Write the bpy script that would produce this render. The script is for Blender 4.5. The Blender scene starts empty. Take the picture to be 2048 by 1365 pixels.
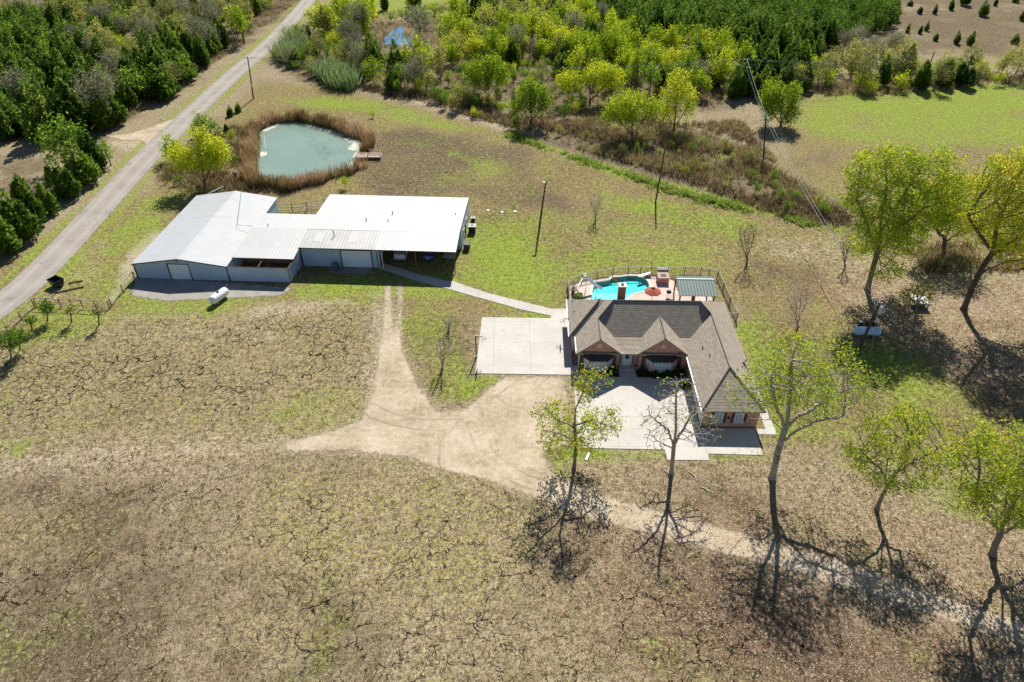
import bpy, math, random
import numpy as np
from mathutils import Vector, Matrix
R = math.radians
rng = np.random.default_rng(7)
random.seed(7)
sc = bpy.context.scene
COL = sc.collection

# ------------------------------------------------------------------ camera, sky, sun, exposure
CAM_H, FPX, PITCH = 54.0, 1400.0, 37.0
cam_d = bpy.data.cameras.new('camera'); cam = bpy.data.objects.new('camera', cam_d); COL.objects.link(cam)
cam.location = (0, 0, CAM_H); cam.rotation_euler = (R(90 - PITCH), 0, 0)
cam_d.sensor_width = 36; cam_d.lens = FPX / 2048 * 36; cam_d.clip_end = 6000; cam_d.clip_start = 0.5
sc.camera = cam
SUN_EL, SUN_AZ = 43.3, 11.0            # azimuth clockwise from the way the camera looks (+Y)
world = bpy.data.worlds.new('World'); sc.world = world; world.use_nodes = True
wn = world.node_tree.nodes; sky = wn.new('ShaderNodeTexSky'); sky.sky_type = 'NISHITA'; sky.sun_disc = False
sky.sun_elevation = R(SUN_EL); sky.sun_rotation = R(SUN_AZ); sky.air_density = 0.7; sky.dust_density = 0.15
world.node_tree.links.new(sky.outputs[0], wn['Background'].inputs[0]); wn['Background'].inputs[1].default_value = 0.068
sun_d = bpy.data.lights.new('sun', 'SUN'); sun_d.energy = 5.0; sun_d.angle = R(0.53); sun_d.color = (1.0, 0.955, 0.87)
sun = bpy.data.objects.new('sun', sun_d); COL.objects.link(sun); sun.location = (20, 60, 80)
sdir = Vector((math.sin(R(SUN_AZ)) * math.cos(R(SUN_EL)), math.cos(R(SUN_AZ)) * math.cos(R(SUN_EL)), math.sin(R(SUN_EL))))
sun.rotation_euler = sdir.to_track_quat('Z', 'Y').to_euler()
sc.view_settings.view_transform = 'Standard'; sc.view_settings.look = 'None'
sc.view_settings.gamma = 1.0; sc.view_settings.exposure = 0.6
sc.cycles.max_bounces = 8; sc.cycles.transparent_max_bounces = 12; sc.cycles.use_denoising = True
sc.cycles.caustics_reflective = False; sc.cycles.caustics_refractive = False

# ------------------------------------------------------------------ survey: photograph measurements to metres on the land
ST, CT = math.sin(R(PITCH)), math.cos(R(PITCH))
def at(px, py, z=0.0):
    u = (px - 1024) / FPX; v = (py - 682.5) / FPX
    k = (z - CAM_H) / (-ST - v * CT)
    return Vector((u * k, (CT - v * ST) * k, z))
def at_depth(px, py, Y):
    u = (px - 1024) / FPX; v = (py - 682.5) / FPX
    k = Y / (CT - v * ST)
    return Vector((u * k, Y, CAM_H + (-ST - v * CT) * k))
def lay(pts):
    return np.array([list(at(x, y))[:2] for x, y in pts])

# ------------------------------------------------------------------ helpers
def tag(o, label=None, cat=None, group=None, kind=None):
    if label: o['label'] = label
    if cat: o['category'] = cat
    if group: o['group'] = group
    if kind: o['kind'] = kind
    return o
def empty(name, loc=(0, 0, 0), rz=0.0, label=None, cat=None, group=None):
    o = bpy.data.objects.new(name, None); COL.objects.link(o); o.location = loc; o.rotation_euler = (0, 0, rz)
    o.empty_display_size = 0.3
    return tag(o, label, cat, group)
SPLIT = {'end_wall', 'gutter', 'side_wall', 'trim', 'rail', 'fascia', 'rake_board', 'pen_side_wall', 'pipe_rail', 'door_frame', 'wall', 'corner_quoin', 'leg'}
class MB:
    def __init__(s): s.v = []; s.f = []; s.p = []
    def add(s, vs, fs):
        n = len(s.v); s.p.append((n, len(s.f))); s.v += [tuple(v) for v in vs]; s.f += [tuple(i + n for i in f) for f in fs]; return s
    def box(s, c, d, rz=0.0, M=None, taper=1.0):
        x, y, z = d[0] / 2, d[1] / 2, d[2] / 2; t = taper
        vs = [(-x, -y, -z), (x, -y, -z), (x, y, -z), (-x, y, -z), (-x * t, -y * t, z), (x * t, -y * t, z), (x * t, y * t, z), (-x * t, y * t, z)]
        Mx = M if M is not None else Matrix.Rotation(rz, 4, 'Z')
        vs = [Vector(c) + (Mx.to_3x3() @ Vector(v)) for v in vs]
        return s.add(vs, [(3, 2, 1, 0), (4, 5, 6, 7), (0, 1, 5, 4), (1, 2, 6, 5), (2, 3, 7, 6), (3, 0, 4, 7)])
    def bar(s, a, b, w, h=None):
        a = Vector(a); b = Vector(b); h = h or w; d = b - a; L = d.length
        if L < 1e-6: return s
        q = d.to_track_quat('X', 'Z').to_matrix().to_4x4()
        return s.box((a + b) / 2, (L, w, h), M=q)
    def tube(s, pts, r, n=8, cap=True):
        pts = [Vector(p) for p in pts]; rs = r if isinstance(r, (list, tuple)) else [r] * len(pts)
        vs = []; fs = []
        for i, p in enumerate(pts):
            d = (pts[min(i + 1, len(pts) - 1)] - pts[max(i - 1, 0)]).normalized()
            a = Vector((0, 0, 1)) if abs(d.z) < 0.9 else Vector((1, 0, 0))
            e = d.cross(a).normalized(); g = d.cross(e).normalized()
            for k in range(n):
                t = 2 * math.pi * k / n; vs.append(p + (e * math.cos(t) + g * math.sin(t)) * rs[i])
        for i in range(len(pts) - 1):
            for k in range(n):
                k2 = (k + 1) % n; fs.append((i * n + k, i * n + k2, (i + 1) * n + k2, (i + 1) * n + k))
        if cap: fs += [tuple(range(n - 1, -1, -1)), tuple(range((len(pts) - 1) * n, len(pts) * n))]
        return s.add(vs, fs)
    def prism(s, poly, z0, z1):
        n = len(poly); z0s = z0 if isinstance(z0, (list, tuple)) else [z0] * n; z1s = z1 if isinstance(z1, (list, tuple)) else [z1] * n
        vs = [(p[0], p[1], z0s[i]) for i, p in enumerate(poly)] + [(p[0], p[1], z1s[i]) for i, p in enumerate(poly)]
        fs = [tuple(range(n - 1, -1, -1)), tuple(range(n, 2 * n))] + [(i, (i + 1) % n, n + (i + 1) % n, n + i) for i in range(n)]
        return s.add(vs, fs)
    def slab(s, pts, t):                       # a flat or sloping plate: outline given in 3-D, thickness downward
        n = len(pts); vs = [tuple(p) for p in pts] + [(p[0], p[1], p[2] - t) for p in pts]
        fs = [tuple(range(n)), tuple(range(2 * n - 1, n - 1, -1))] + [(i, n + i, n + (i + 1) % n, (i + 1) % n) for i in range(n)]
        return s.add(vs, fs)
    def build(s, name, m, parent=None, smooth=False, loc=None, bevel=0.0, up=False):
        if name in SPLIT and len(s.p) > 1:      # separate pieces become separate parts
            p = s.p + [(len(s.v), len(s.f))]; s.p = []; first = None
            for (a, fa_), (b, fb_) in zip(p[:-1], p[1:]):
                q = MB(); q.v = s.v[a:b]; q.f = [tuple(i - a for i in f) for f in s.f[fa_:fb_]]; o = q.build(name, m, parent, smooth, loc, bevel, up); first = first or o
            return first
        me = bpy.data.meshes.new(name); me.from_pydata(s.v, [], s.f); me.update()
        import bmesh as _b
        bm = _b.new(); bm.from_mesh(me); _b.ops.recalc_face_normals(bm, faces=bm.faces)
        if up and sum(f.normal.z for f in bm.faces) < 0: _b.ops.reverse_faces(bm, faces=bm.faces)
        if bevel: _b.ops.bevel(bm, geom=list(bm.edges), offset=bevel, segments=2, affect='EDGES', clamp_overlap=True)
        bm.to_mesh(me); bm.free()
        if smooth: me.polygons.foreach_set('use_smooth', [True] * len(me.polygons))
        me.materials.append(m); o = bpy.data.objects.new(name, me); COL.objects.link(o)
        if parent is not None: o.parent = parent
        if loc is not None: o.location = loc
        return o
def np_mesh(name, V, F, m, tint=None, vattr=None, smooth=False):
    me = bpy.data.meshes.new(name); V = np.asarray(V, np.float32); F = np.asarray(F, np.int32); k = F.shape[1]
    me.vertices.add(len(V)); me.vertices.foreach_set('co', V.ravel())
    me.loops.add(F.size); me.loops.foreach_set('vertex_index', F.ravel())
    me.polygons.add(len(F)); me.polygons.foreach_set('loop_start', np.arange(0, F.size, k, dtype=np.int32))
    if tint is not None:
        a = me.attributes.new('tint', 'FLOAT', 'FACE'); a.data.foreach_set('value', np.asarray(tint, np.float32))
    for n, arr in (vattr or {}).items():
        a = me.attributes.new(n, 'FLOAT', 'POINT'); a.data.foreach_set('value', np.asarray(arr, np.float32))
    me.update(calc_edges=True); me.validate()
    if smooth: me.polygons.foreach_set('use_smooth', [True] * len(me.polygons))
    me.materials.append(m); return me
def link(name, me, parent=None, loc=None):
    o = bpy.data.objects.new(name, me); COL.objects.link(o)
    if parent is not None: o.parent = parent
    if loc is not None: o.location = loc
    return o
def sd_poly(P, poly):                          # signed distance, positive inside
    P = np.asarray(P, float); poly = np.asarray(poly, float); d2 = np.full(len(P), 1e18); ins = np.zeros(len(P), bool)
    for i in range(len(poly)):
        a, b = poly[i - 1], poly[i]; e = b - a; w = P - a
        t = np.clip((w @ e) / max(e @ e, 1e-12), 0, 1); q = w - t[:, None] * e; d2 = np.minimum(d2, (q * q).sum(1))
        c = ((a[1] > P[:, 1]) != (b[1] > P[:, 1])); den = (b[1] - a[1]) if abs(b[1] - a[1]) > 1e-12 else 1e-12
        ins ^= c & (P[:, 0] < e[0] * (P[:, 1] - a[1]) / den + a[0])
    d = np.sqrt(d2); return np.where(ins, d, -d)
def d_line(P, line):
    P = np.asarray(P, float); line = np.asarray(line, float); d2 = np.full(len(P), 1e18)
    for i in range(1, len(line)):
        a, b = line[i - 1], line[i]; e = b - a; w = P - a
        t = np.clip((w @ e) / max(e @ e, 1e-12), 0, 1); q = w - t[:, None] * e; d2 = np.minimum(d2, (q * q).sum(1))
    return np.sqrt(d2)
def smooth01(x): x = np.clip(x, 0, 1); return x * x * (3 - 2 * x)

# ------------------------------------------------------------------ material kit
class NT:
    def __init__(s, name):
        s.m = bpy.data.materials.new(name); s.m.use_nodes = True; s.t = s.m.node_tree; s.n = s.t.nodes; s.l = s.t.links
        s.p = s.n['Principled BSDF']; s.out = s.n['Material Output']
        g = s.n.new('ShaderNodeNewGeometry'); s.pos = g.outputs['Position']
        s.obj = s.n.new('ShaderNodeTexCoord').outputs['Object']
    def set(s, sock, v):
        if hasattr(v, 'is_linked') or isinstance(v, bpy.types.NodeSocket): s.l.new(v, sock)
        else: sock.default_value = v
    def col(s, c): return (c[0], c[1], c[2], 1.0)
    def noise(s, scale, detail=4, rough=0.6, co=None, dist=0.0, w=None):
        n = s.n.new('ShaderNodeTexNoise'); s.l.new(co or s.pos, n.inputs['Vector']); n.inputs['Scale'].default_value = scale
        n.inputs['Detail'].default_value = detail; n.inputs['Roughness'].default_value = rough; n.inputs['Distortion'].default_value = dist
        return n.outputs['Fac']
    def attr(s, name): n = s.n.new('ShaderNodeAttribute'); n.attribute_name = name; return n.outputs['Fac']
    def math(s, op, a, b=0.0, c=0.0, clamp=False):
        n = s.n.new('ShaderNodeMath'); n.operation = op; n.use_clamp = clamp
        s.set(n.inputs[0], a); s.set(n.inputs[1], b)
        if op in ('MULTIPLY_ADD', 'COMPARE', 'SMOOTH_MIN'): s.set(n.inputs[2], c)
        return n.outputs[0]
    def remap(s, v, a, b, c=0.0, d=1.0, smooth=False):
        n = s.n.new('ShaderNodeMapRange'); n.interpolation_type = 'SMOOTHSTEP' if smooth else 'LINEAR'
        s.set(n.inputs[0], v); n.inputs[1].default_value = a; n.inputs[2].default_value = b; n.inputs[3].default_value = c; n.inputs[4].default_value = d
        return n.outputs[0]
    def mix(s, f, a, b, mode='MIX'):
        n = s.n.new('ShaderNodeMix'); n.data_type = 'RGBA'; n.blend_type = mode
        s.set(n.inputs[0], f)
        s.set(n.inputs[6], s.col(a) if isinstance(a, tuple) else a); s.set(n.inputs[7], s.col(b) if isinstance(b, tuple) else b)
        return n.outputs[2]
    def ramp(s, v, stops):
        n = s.n.new('ShaderNodeValToRGB'); e = n.color_ramp.elements
        while len(e) < len(stops): e.new(0.5)
        for i, (p, c) in enumerate(stops): e[i].position = p; e[i].color = s.col(c)
        s.l.new(v, n.inputs[0]); return n.outputs[0]
    def bump(s, h, strength=0.5, dist=0.05):
        n = s.n.new('ShaderNodeBump'); n.inputs['Strength'].default_value = strength; n.inputs['Distance'].default_value = dist
        s.l.new(h, n.inputs['Height']); s.l.new(n.outputs[0], s.p.inputs['Normal']); return n.outputs[0]
    def sep(s, v): n = s.n.new('ShaderNodeSeparateXYZ'); s.l.new(v, n.inputs[0]); return n.outputs
    def done(s, c, rough=0.8, spec=0.3, metal=0.0):
        s.set(s.p.inputs['Base Color'], s.col(c) if isinstance(c, tuple) else c); s.set(s.p.inputs['Roughness'], rough)
        s.p.inputs['Specular IOR Level'].default_value = spec; s.p.inputs['Metallic'].default_value = metal; return s.m
def plain(name, c, rough=0.6, spec=0.3, metal=0.0, mott=0.25, scale=2.0, fine=25.0):
    t = NT(name); a = t.noise(scale, 5, 0.65, t.obj); b = t.noise(fine, 3, 0.6, t.obj)
    f = t.math('ADD', t.math('MULTIPLY', a, 0.6), t.math('MULTIPLY', b, 0.4))
    lo = tuple(x * (1 - mott) for x in c); hi = tuple(min(0.95, x * (1 + mott)) for x in c)
    return t.done(t.ramp(f, [(0.3, lo), (0.7, hi)]), rough, spec, metal)
def leaf_mat(name, cols, trans=0.45, var=0.5):
    t = NT(name); oi = t.n.new('ShaderNodeObjectInfo').outputs['Random']
    f = t.math('ADD', t.math('MULTIPLY', t.attr('tint'), 1.0), t.math('MULTIPLY', t.math('SUBTRACT', oi, 0.5), var), clamp=True)
    c = t.ramp(f, cols); d = t.n.new('ShaderNodeBsdfDiffuse'); tr = t.n.new('ShaderNodeBsdfTranslucent'); mx = t.n.new('ShaderNodeMixShader')
    t.l.new(c, d.inputs[0]); t.l.new(c, tr.inputs[0]); mx.inputs[0].default_value = trans
    t.l.new(d.outputs[0], mx.inputs[1]); t.l.new(tr.outputs[0], mx.inputs[2]); t.l.new(mx.outputs[0], t.out.inputs['Surface'])
    return t.m
def ragged(t, col, rough, amp=1.0, soft=0.35, scale=0.9):   # lets a loose-edged sheet (gravel, tarmac) end in a broken edge
    e = t.attr('edge'); n = t.math('ADD', t.math('MULTIPLY', t.noise(scale, 5, 0.65), 0.7), t.math('MULTIPLY', t.noise(6.0, 3, 0.6), 0.3))
    k = t.math('ADD', e, t.math('MULTIPLY', t.math('SUBTRACT', n, 0.5), amp * 2.4))
    a = t.remap(k, -soft * 0.3, soft, 0, 1, True); t.done(col, rough, 0.2); t.l.new(a, t.p.inputs['Alpha']); return t.m

# ---- ground
def ground_material():
    t = NT('pasture_ground'); P = t.pos
    big = t.noise(0.07, 4, 0.6); mid = t.noise(0.35, 5, 0.65); sm = t.noise(1.5, 5, 0.7); fi = t.noise(4.0, 4, 0.7, dist=0.7); vf = t.noise(11.0, 3, 0.75)
    tex = t.math('ADD', t.math('MULTIPLY', sm, 0.22), t.math('ADD', t.math('MULTIPLY', fi, 0.40), t.math('MULTIPLY', vf, 0.38)))
    ST_ = (0.41, 0.47, 0.522, 0.585)
    def tx(*cs): return t.ramp(tex, list(zip(ST_, cs)))
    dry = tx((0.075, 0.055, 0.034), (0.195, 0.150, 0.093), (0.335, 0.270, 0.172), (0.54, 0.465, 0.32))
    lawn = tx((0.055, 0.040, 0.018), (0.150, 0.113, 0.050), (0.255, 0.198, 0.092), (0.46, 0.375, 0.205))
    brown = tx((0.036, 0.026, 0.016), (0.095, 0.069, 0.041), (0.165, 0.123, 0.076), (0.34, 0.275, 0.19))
    green = tx((0.058, 0.090, 0.014), (0.145, 0.200, 0.026), (0.250, 0.308, 0.046), (0.40, 0.425, 0.12))
    olive = tx((0.105, 0.085, 0.034), (0.225, 0.188, 0.074), (0.345, 0.295, 0.125), (0.50, 0.44, 0.23))
    soil = tx((0.26, 0.20, 0.135), (0.40, 0.325, 0.235), (0.49, 0.415, 0.315), (0.58, 0.51, 0.41))
    nz = t.math('ADD', t.math('MULTIPLY', t.math('SUBTRACT', mid, 0.5), 1.3), t.math('ADD', t.math('MULTIPLY', t.math('SUBTRACT', sm, 0.5), 1.3), t.math('MULTIPLY', t.math('SUBTRACT', fi, 0.5), 1.5)))
    def amt(a, bias=0.0, lo=0.12, hi=0.88): return t.remap(t.math('ADD', t.math('ADD', t.attr(a), bias), nz), lo, hi, 0, 1, True)
    nb = t.math('ADD', t.math('MULTIPLY', t.math('SUBTRACT', big, 0.5), 2.4), nz)
    dry = t.mix(t.remap(t.math('ADD', t.attr('lawn'), t.math('MULTIPLY', nz, 0.8)), 0.15, 0.85, 0, 1, True), dry, lawn)
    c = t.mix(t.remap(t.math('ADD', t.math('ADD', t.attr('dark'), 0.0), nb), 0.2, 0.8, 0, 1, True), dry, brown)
    # cracked clay: cells of turf parted by open cracks
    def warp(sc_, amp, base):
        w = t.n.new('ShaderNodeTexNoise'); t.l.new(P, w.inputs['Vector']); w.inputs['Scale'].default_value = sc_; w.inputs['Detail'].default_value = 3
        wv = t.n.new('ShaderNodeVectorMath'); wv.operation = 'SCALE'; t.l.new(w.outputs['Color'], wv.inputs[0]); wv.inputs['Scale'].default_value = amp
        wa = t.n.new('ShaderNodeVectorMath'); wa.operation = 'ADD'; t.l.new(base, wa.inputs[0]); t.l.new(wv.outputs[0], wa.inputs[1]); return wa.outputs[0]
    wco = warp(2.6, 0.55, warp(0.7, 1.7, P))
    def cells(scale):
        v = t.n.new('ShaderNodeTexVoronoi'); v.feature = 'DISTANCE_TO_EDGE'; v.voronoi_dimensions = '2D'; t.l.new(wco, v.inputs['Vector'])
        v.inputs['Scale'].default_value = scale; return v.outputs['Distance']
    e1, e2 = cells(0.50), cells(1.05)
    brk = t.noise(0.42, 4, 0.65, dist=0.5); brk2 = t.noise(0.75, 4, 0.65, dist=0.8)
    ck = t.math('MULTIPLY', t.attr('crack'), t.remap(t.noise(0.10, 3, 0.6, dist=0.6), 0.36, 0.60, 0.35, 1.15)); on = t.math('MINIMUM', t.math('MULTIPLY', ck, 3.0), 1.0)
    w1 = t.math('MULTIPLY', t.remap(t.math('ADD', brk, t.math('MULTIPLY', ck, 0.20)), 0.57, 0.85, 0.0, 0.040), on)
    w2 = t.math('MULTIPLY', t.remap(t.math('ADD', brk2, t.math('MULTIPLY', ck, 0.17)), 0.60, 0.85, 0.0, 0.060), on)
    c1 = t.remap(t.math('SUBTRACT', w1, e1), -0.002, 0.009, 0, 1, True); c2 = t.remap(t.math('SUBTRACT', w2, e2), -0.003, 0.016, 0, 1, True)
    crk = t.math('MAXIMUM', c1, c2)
    turf = t.math('MULTIPLY', t.remap(t.math('ADD', e2, t.math('MULTIPLY', nz, 0.16)), 0.07, 0.22, 0, 1, True), t.math('MULTIPLY', t.attr('olive'), 1.0))
    c = t.mix(turf, c, olive)
    big2 = t.noise(0.11, 4, 0.6, dist=0.5); c = t.mix(amt('bare'), c, soil)
    ga = t.remap(t.math('ADD', t.math('ADD', t.attr('green'), t.math('MULTIPLY', t.attr('lawn'), 0.13)), t.math('ADD', nz, t.math('MULTIPLY', t.math('SUBTRACT', big2, 0.5), 1.5))), 0.02, 1.05, 0, 1, True)
    c = t.mix(ga, c, green)
    # fallen leaves lying in the grass
    vl = t.n.new('ShaderNodeTexVoronoi'); t.l.new(P, vl.inputs['Vector']); vl.inputs['Scale'].default_value = 5.5; vl.voronoi_dimensions = '2D'
    cs = t.n.new('ShaderNodeSeparateColor'); t.l.new(vl.outputs['Color'], cs.inputs[0])
    lf = t.math('MULTIPLY', t.remap(vl.outputs['Distance'], 0.28, 0.40, 1, 0), t.math('GREATER_THAN', t.math('ADD', t.math('MULTIPLY', t.attr('leaf'), 0.75), t.math('MULTIPLY', nz, 0.25)), cs.outputs[0]))
    lcol = t.ramp(cs.outputs[1], [(0.1, (0.13, 0.075, 0.05)), (0.45, (0.27, 0.15, 0.105)), (0.75, (0.38, 0.25, 0.18)), (0.95, (0.52, 0.41, 0.32))])
    c = t.mix(lf, c, lcol)
    c = t.mix(crk, c, (0.022, 0.018, 0.014))  # crack soil, near-black with the shade of its depth painted in
    h = t.math('SUBTRACT', t.math('ADD', t.math('MULTIPLY', tex, 1.0), t.math('MULTIPLY', mid, 0.7)), t.math('MULTIPLY', crk, 0.8))
    t.bump(h, 0.9, 0.16); return t.done(c, 0.95, 0.05)
M_GROUND = ground_material()
TYRE = [tuple(at(1120, 845))[:2], tuple(at(900, 690))[:2], tuple(at(1010, 905))[:2]]
def gravel_material():
    t = NT('caliche_gravel'); a = t.noise(0.25, 4, 0.6); b = t.noise(1.6, 5, 0.72); f = t.noise(7.0, 4, 0.75)
    # wheel-worn streaks follow the turning traffic only loosely: stretched noise
    mp = t.n.new('ShaderNodeMapping'); t.l.new(t.pos, mp.inputs[0]); mp.inputs['Scale'].default_value = (0.15, 1.6, 1); mp.inputs['Rotation'].default_value = (0, 0, 0.5)
    s = t.noise(1.0, 4, 0.6, mp.outputs[0])
    x = t.math('ADD', t.math('MULTIPLY', a, 0.3), t.math('ADD', t.math('MULTIPLY', b, 0.32), t.math('ADD', t.math('MULTIPLY', f, 0.32), t.math('MULTIPLY', s, 0.06))))
    c = t.ramp(x, [(0.40, (0.235, 0.178, 0.115)), (0.47, (0.385, 0.308, 0.212)), (0.53, (0.475, 0.392, 0.282)), (0.61, (0.58, 0.50, 0.39))])
    for (cx, cy), rad in ((TYRE[0], 10.2), (TYRE[0], 8.5), (TYRE[1], 15.5), (TYRE[1], 13.8), (TYRE[2], 7.0)):   # arcs left by turning wheels
        d_ = t.n.new('ShaderNodeVectorMath'); d_.operation = 'DISTANCE'; t.l.new(t.pos, d_.inputs[0]); d_.inputs[1].default_value = (cx, cy, 0.0)
        q = t.math('ABSOLUTE', t.math('SUBTRACT', t.math('ADD', d_.outputs['Value'], t.math('MULTIPLY', t.math('SUBTRACT', a, 0.5), 1.6)), rad))
        k = t.math('MULTIPLY', t.remap(q, 0.06, 0.2, 1, 0, True), t.remap(t.math('ADD', b, t.noise(0.2, 2, 0.5)), 0.9, 1.15, 0, 0.6)); c = t.mix(k, c, (0.20, 0.16, 0.115))
    t.bump(t.math('ADD', b, f), 0.35, 0.05); return ragged(t, c, 0.95, 0.95, 0.4, 2.2)
def asphalt_material():
    t = NT('worn_tarmac'); a = t.noise(0.3, 4, 0.6); b = t.noise(2.5, 5, 0.75); f = t.noise(25.0, 2, 0.7)
    x = t.math('ADD', t.math('MULTIPLY', a, 0.35), t.math('ADD', t.math('MULTIPLY', b, 0.35), t.math('MULTIPLY', f, 0.3)))
    c = t.ramp(x, [(0.33, (0.195, 0.172, 0.148)), (0.5, (0.31, 0.278, 0.24)), (0.66, (0.40, 0.362, 0.315))])
    lane = t.attr('lane'); c = t.mix(t.remap(t.math('ADD', t.math('ABSOLUTE', t.math('SUBTRACT', t.math('ABSOLUTE', lane), 1.25)), t.math('MULTIPLY', t.math('SUBTRACT', b, 0.5), 0.8)), 0.2, 0.6, 0.35, 0.0), c, (0.42, 0.40, 0.37))
    c = t.mix(t.math('MULTIPLY', t.math('GREATER_THAN', t.noise(0.55, 5, 0.7, dist=0.8), 0.63), 0.55), c, (0.13, 0.12, 0.115))
    return ragged(t, c, 0.9, 0.35, 0.25)
def concrete_material(name, c0, c1, joint=0.0):
    t = NT(name); a = t.noise(0.35, 5, 0.65); b = t.noise(3.0, 5, 0.7); f = t.noise(30.0, 2, 0.6)
    x = t.math('ADD', t.math('MULTIPLY', a, 0.5), t.math('ADD', t.math('MULTIPLY', b, 0.35), t.math('MULTIPLY', f, 0.15)))
    c = t.ramp(x, [(0.35, c0), (0.65, c1)])
    st = t.remap(t.noise(0.9, 4, 0.6, dist=1.0), 0.56, 0.75, 0, 0.42, True); c = t.mix(st, c, tuple(v * 0.62 for v in c0))
    c = t.mix(t.remap(t.noise(0.16, 4, 0.65), 0.42, 0.68, 0.0, 0.30, True), c, tuple(v * 0.72 for v in c1))
    if joint:
        s = t.sep(t.obj); m = 1.0; jj = None
        for k in (0, 1):
            d = t.math('ABSOLUTE', t.math('SUBTRACT', t.math('FRACT', t.math('DIVIDE', s[k], joint)), 0.5)); q = t.math('LESS_THAN', d, 0.012 / joint * 2)
            jj = q if jj is None else t.math('MAXIMUM', jj, q)
        c = t.mix(t.math('MULTIPLY', jj, 0.5), c, tuple(v * 0.45 for v in c0))
    t.bump(f, 0.1, 0.01); return t.done(c, 0.85, 0.25)
M_CONC = concrete_material('light_concrete', (0.46, 0.43, 0.385), (0.585, 0.555, 0.505), 4.6)
M_PATH = concrete_material('path_concrete', (0.43, 0.405, 0.36), (0.56, 0.53, 0.48), 1.9)
M_DECK = concrete_material('pool_deck_concrete', (0.50, 0.40, 0.34), (0.63, 0.53, 0.46), 1.5)
M_OLDC = concrete_material('old_grey_concrete', (0.20, 0.195, 0.185), (0.30, 0.29, 0.275))
M_GRAVEL, M_ASPH = gravel_material(), asphalt_material()

def brick_material(name, cols, mortar):
    t = NT(name); s = t.sep(t.obj); n = t.n.new('ShaderNodeNewGeometry').outputs['Normal']; ns = t.sep(n)
    u = t.math('ADD', s[0], s[1]); cv = t.n.new('ShaderNodeCombineXYZ'); t.l.new(u, cv.inputs[0]); t.l.new(s[2], cv.inputs[1])
    b = t.n.new('ShaderNodeTexBrick'); t.l.new(cv.outputs[0], b.inputs['Vector']); b.inputs['Scale'].default_value = 1.0
    b.inputs['Brick Width'].default_value = 0.21; b.inputs['Row Height'].default_value = 0.075; b.inputs['Mortar Size'].default_value = 0.007
    b.inputs['Color1'].default_value = t.col(cols[0]); b.inputs['Color2'].default_value = t.col(cols[1]); b.inputs['Mortar'].default_value = t.col(mortar); b.inputs['Bias'].default_value = 0.0
    nz = t.noise(2.8, 4, 0.7, t.obj); c = t.mix(t.remap(nz, 0.5, 0.72, 0, 0.7), b.outputs['Color'], cols[2])
    wn_ = t.n.new('ShaderNodeTexWhiteNoise'); fl = t.n.new('ShaderNodeVectorMath'); fl.operation = 'FLOOR'
    dv = t.n.new('ShaderNodeVectorMath'); dv.operation = 'MULTIPLY'; t.l.new(cv.outputs[0], dv.inputs[0]); dv.inputs[1].default_value = (4.4, 12.0, 1); t.l.new(dv.outputs[0], fl.inputs[0]); t.l.new(fl.outputs[0], wn_.inputs[0])
    c = t.mix(t.math('MULTIPLY', t.math('GREATER_THAN', wn_.outputs[0], 0.8), 0.55), c, cols[3])
    return t.done(c, 0.9, 0.15)
M_BRICK = brick_material('red_brick', ((0.48, 0.195, 0.145), (0.56, 0.27, 0.21), (0.62, 0.39, 0.31), (0.26, 0.115, 0.095)), (0.52, 0.46, 0.41))
M_CHIM = brick_material('chimney_brick', ((0.22, 0.10, 0.06), (0.28, 0.14, 0.09), (0.32, 0.18, 0.11), (0.10, 0.05, 0.04)), (0.30, 0.24, 0.19))
def shingle_material():
    t = NT('grey_brown_shingle'); s = t.sep(t.obj); row = t.math('MULTIPLY', s[2], 5.6)
    wv = t.math('ADD', row, t.math('MULTIPLY', t.noise(1.3, 3, 0.6, t.obj), 0.22)); fr = t.math('FRACT', wv); fl = t.math('FLOOR', row)
    cv = t.n.new('ShaderNodeCombineXYZ'); t.l.new(t.math('MULTIPLY', t.math('ADD', s[0], s[1]), 3.2), cv.inputs[0]); t.l.new(fl, cv.inputs[1])
    fq = t.n.new('ShaderNodeVectorMath'); fq.operation = 'FLOOR'; t.l.new(cv.outputs[0], fq.inputs[0])
    wh = t.n.new('ShaderNodeTexWhiteNoise'); t.l.new(fq.outputs[0], wh.inputs[0])
    x = t.math('ADD', t.math('MULTIPLY', wh.outputs[0], 0.14), t.math('ADD', t.math('MULTIPLY', t.noise(9.0, 4, 0.7, t.obj), 0.35), t.math('MULTIPLY', t.noise(0.6, 3, 0.5, t.obj), 0.12)))
    c = t.ramp(x, [(0.2, (0.235, 0.20, 0.16)), (0.38, (0.345, 0.298, 0.245)), (0.56, (0.46, 0.405, 0.34))])
    lip = t.remap(fr, 0.0, 0.30, 1, 0); c = t.mix(t.math('MULTIPLY', lip, 0.34), c, (0.07, 0.058, 0.048))
    hgt = t.math('ADD', t.math('MULTIPLY', t.math('SUBTRACT', 1.0, fr), 1.0), t.math('MULTIPLY', x, 0.5))
    t.bump(hgt, 0.8, 0.10); return t.done(c, 0.9, 0.15)
M_SHINGLE = shingle_material()
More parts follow.
